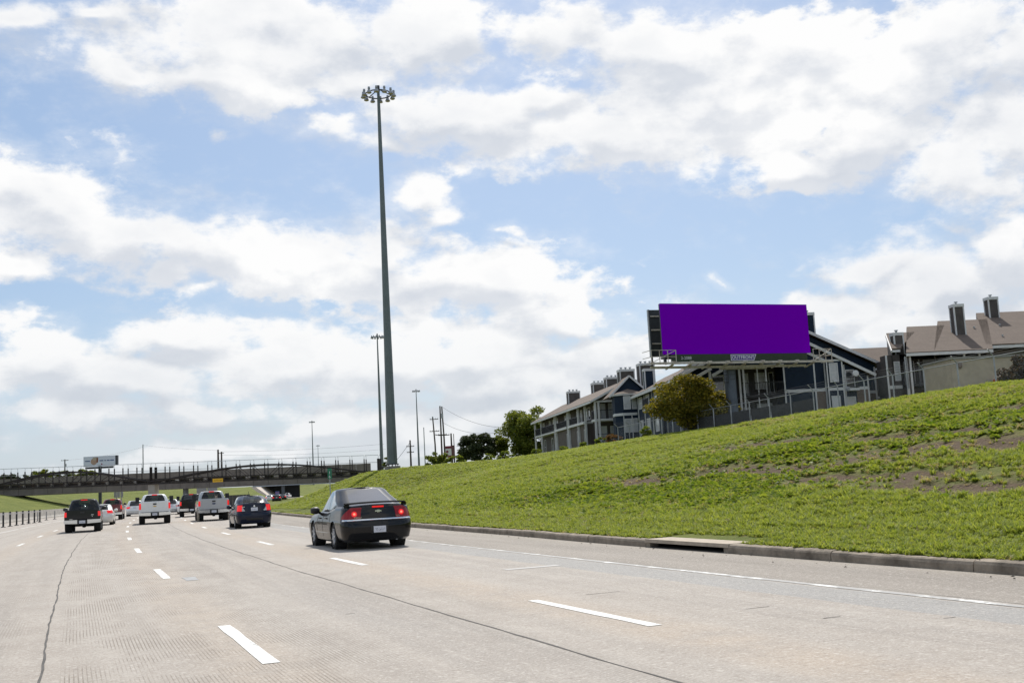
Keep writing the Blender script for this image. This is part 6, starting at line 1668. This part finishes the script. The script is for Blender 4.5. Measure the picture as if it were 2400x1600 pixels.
def tree(name, label, loc, w, h, trunk_h, leafm, n=6000, size=.22, seed=0, stems=1, cat='tree', dep=None, tufts=46, group=None, shape='round'):
    r = np.random.RandomState(seed); t = thing(name, label, cat, loc, 0, group)
    dep = dep or w; ch = h - trunk_h; cz = trunk_h + ch * .5; C = []
    for k in range(tufts):
        d = r.normal(size=3); d /= np.linalg.norm(d); f = r.uniform(.35, .92)
        x, y, z = d[0] * w / 2 * f, d[1] * dep / 2 * f, cz + d[2] * ch / 2 * f
        if shape == 'spiky' and d[2] > 0: z += ch * .12 * r.rand()
        C.append((x, y, z, r.uniform(.10, .19) * min(w, ch * 1.3)))
    crown = obj_from('crown', leaf_blob(C, n, size, r), leafm, t)
    tr = MB()
    for s_ in range(stems):
        a = s_ * 6.28 / max(1, stems) + .5; bx = math.cos(a) * .18 * (stems > 1); byy = math.sin(a) * .18 * (stems > 1)
        tip = (bx * 3 + r.uniform(-.2, .2), byy * 3, trunk_h + ch * .25); rad = max(.06, w * .028 / max(1, stems ** .5))
        tr.tube([(bx, byy, -.4), (bx * 1.6, byy * 1.6, trunk_h * .6), tip], [rad * 1.25, rad, rad * .75], 8)
        for k in range(7 if stems == 1 else 4):
            c = C[(s_ * 7 + k * 3) % len(C)]
            tr.tube([tip, ((tip[0] + c[0]) / 2, (tip[1] + c[1]) / 2, (tip[2] + c[2]) / 2 - .2), c[:3]], [rad * .55, rad * .35, rad * .12], 5)
    tr.build('trunk', BARK, t)
    return t
L_AUT = leaf_mat('autumn_leaves', (.07, .085, .013), (.30, .235, .028), .4); L_GRN = leaf_mat('green_leaves', (.075, .11, .018), (.20, .22, .04), .45); L_DRK = leaf_mat('dark_leaves', (.028, .042, .02), (.08, .095, .045), .2)
L_LIME = leaf_mat('lime_leaves', (.11, .16, .025), (.24, .28, .05), .5); L_RED = leaf_mat('reddish_leaves', (.10, .05, .03), (.20, .12, .05), .3)
q = at(1624, 1005, 94.3); tree('small_tree', 'rounded small tree turning orange and olive in front of the blue block', (q.x, q.y, 4.75), 8.9, 5.0, .35, L_AUT, 20000, .15, 5, 5, dep=4.6, tufts=70)
q = at(1243, 1056, 182); tree('tree', 'large round yellow-green tree left of the long grey block', (q.x, q.y, 4.3), 10.2, 9.4, .9, L_GRN, 18000, .26, 6, 2, tufts=60)
q = at(1172, 1062, 186); tree('tree', 'smaller olive tree between the dark tree and the large round tree', (q.x, q.y, 4.6), 4.2, 5.2, .8, L_GRN, 4000, .24, 16, 2)
q = at(1122, 1075, 182); tree('tree', 'dark ragged evergreen tree at the crest of the bank', (q.x, q.y, 4.4), 6.3, 6.0, .6, L_DRK, 7000, .26, 7, 2, tufts=34, shape='spiky')
q = at(1085, 1080, 188); tree('tree', 'low dark bush leaning out left of the dark evergreen', (q.x, q.y, 4.4), 2.6, 3.4, .4, L_DRK, 1800, .24, 9, 2)
q = at(1022, 1085, 175); tree('sapling', 'sparse young tree around the foot of the wooden poles', (q.x, q.y, 3.9), 3.6, 3.3, .4, L_GRN, 1800, .22, 12, 3, tufts=22)
q = at(2388, 880, 78); tree('flowering_shrub', 'dark crepe myrtle shrub in front of the stucco wall', (q.x, q.y, 5.3), 2.9, 3.2, .3, leaf_mat('dusky_leaves', (.035, .035, .02), (.10, .06, .04), .25), 6000, .12, 13, 4)
for i, (px, py, d, w, h_, m_, lab) in enumerate(((1432, 1022, 112, 2.6, 1.5, L_RED, 'reddish low shrub at the corner of the grey block'), (1405, 1036, 108, 1.6, .9, L_LIME, 'lime green weed clump below the grey block'), (1368, 1044, 110, 1.5, .9, L_LIME, 'lime weed clump on the crest left of the corner posts'), (1320, 1052, 112, 1.3, .7, L_LIME, 'small lime weed on the crest below the store rooms'), (1262, 1060, 114, 1.4, .8, L_LIME, 'lime weed at the far end of the grey block'), (1190, 1068, 118, 2.4, 1.2, L_LIME, 'lime undergrowth beneath the round tree'), (1150, 1074, 118, 2.2, 1.0, L_LIME, 'lime undergrowth beneath the dark tree'), (1075, 1086, 116, 2.0, 1.2, L_LIME, 'lime weeds right of the utility poles'), (1050, 1088, 116, 1.6, 1.0, L_LIME, 'lime weeds at the foot of the red sign'), (1512, 1018, 97, 1.3, 1.2, L_LIME, 'small vine on the fence near the bay window'), (905, 1100, 122, .9, 1.9, L_GRN, 'thin weed beside the footing of the near mast'))):
    q = at(px, py, d); o_, s_ = road_coords(q.x, q.y); z_ = float(hill_z(np.array([float(o_)]), np.array([float(s_)]))[0])
    tree('weed_shrub', lab, (q.x, q.y, z_ - .05), w, h_, .08, m_, 700, .11, 40 + i, 2, 'shrub', tufts=12, group='shrubs on the crest')
for i, (px, py, d, w, h_, lab) in enumerate(((25, 1116, 420, 12, 6, 'leftmost dark tree behind the footbridge'), (95, 1110, 430, 14, 6.5, 'second tree from the left behind the footbridge'), (150, 1108, 430, 12, 6.0, 'tree below the crossarm pole behind the footbridge'), (205, 1108, 430, 11, 6, 'tree left under the far billboard'))):
    q = at(px, py, d); tree('tree', lab, (q.x, q.y, max(5.0, q.z - h_ * .75)), w, h_, 1.2, L_GRN if i else L_DRK, 2500, .5, 60 + i, 1, tufts=26, group='trees behind the footbridge')
# dark ribbed wall seen between the silver pickup and the blue sedan
q = at(556, 1186, 160); rw_ = thing('ribbed_wall', 'dark ribbed wall seen between the silver pickup and the blue sedan', 'wall', (q.x, q.y, 0), -.35)
for k in range(7): MB().bb(-1.6 + k * .5, -1.6 + k * .5 + .44, 0, .25, 0, 1.75).build('rib', mat('dark_rib', (.06, .06, .062), .8), rw_)
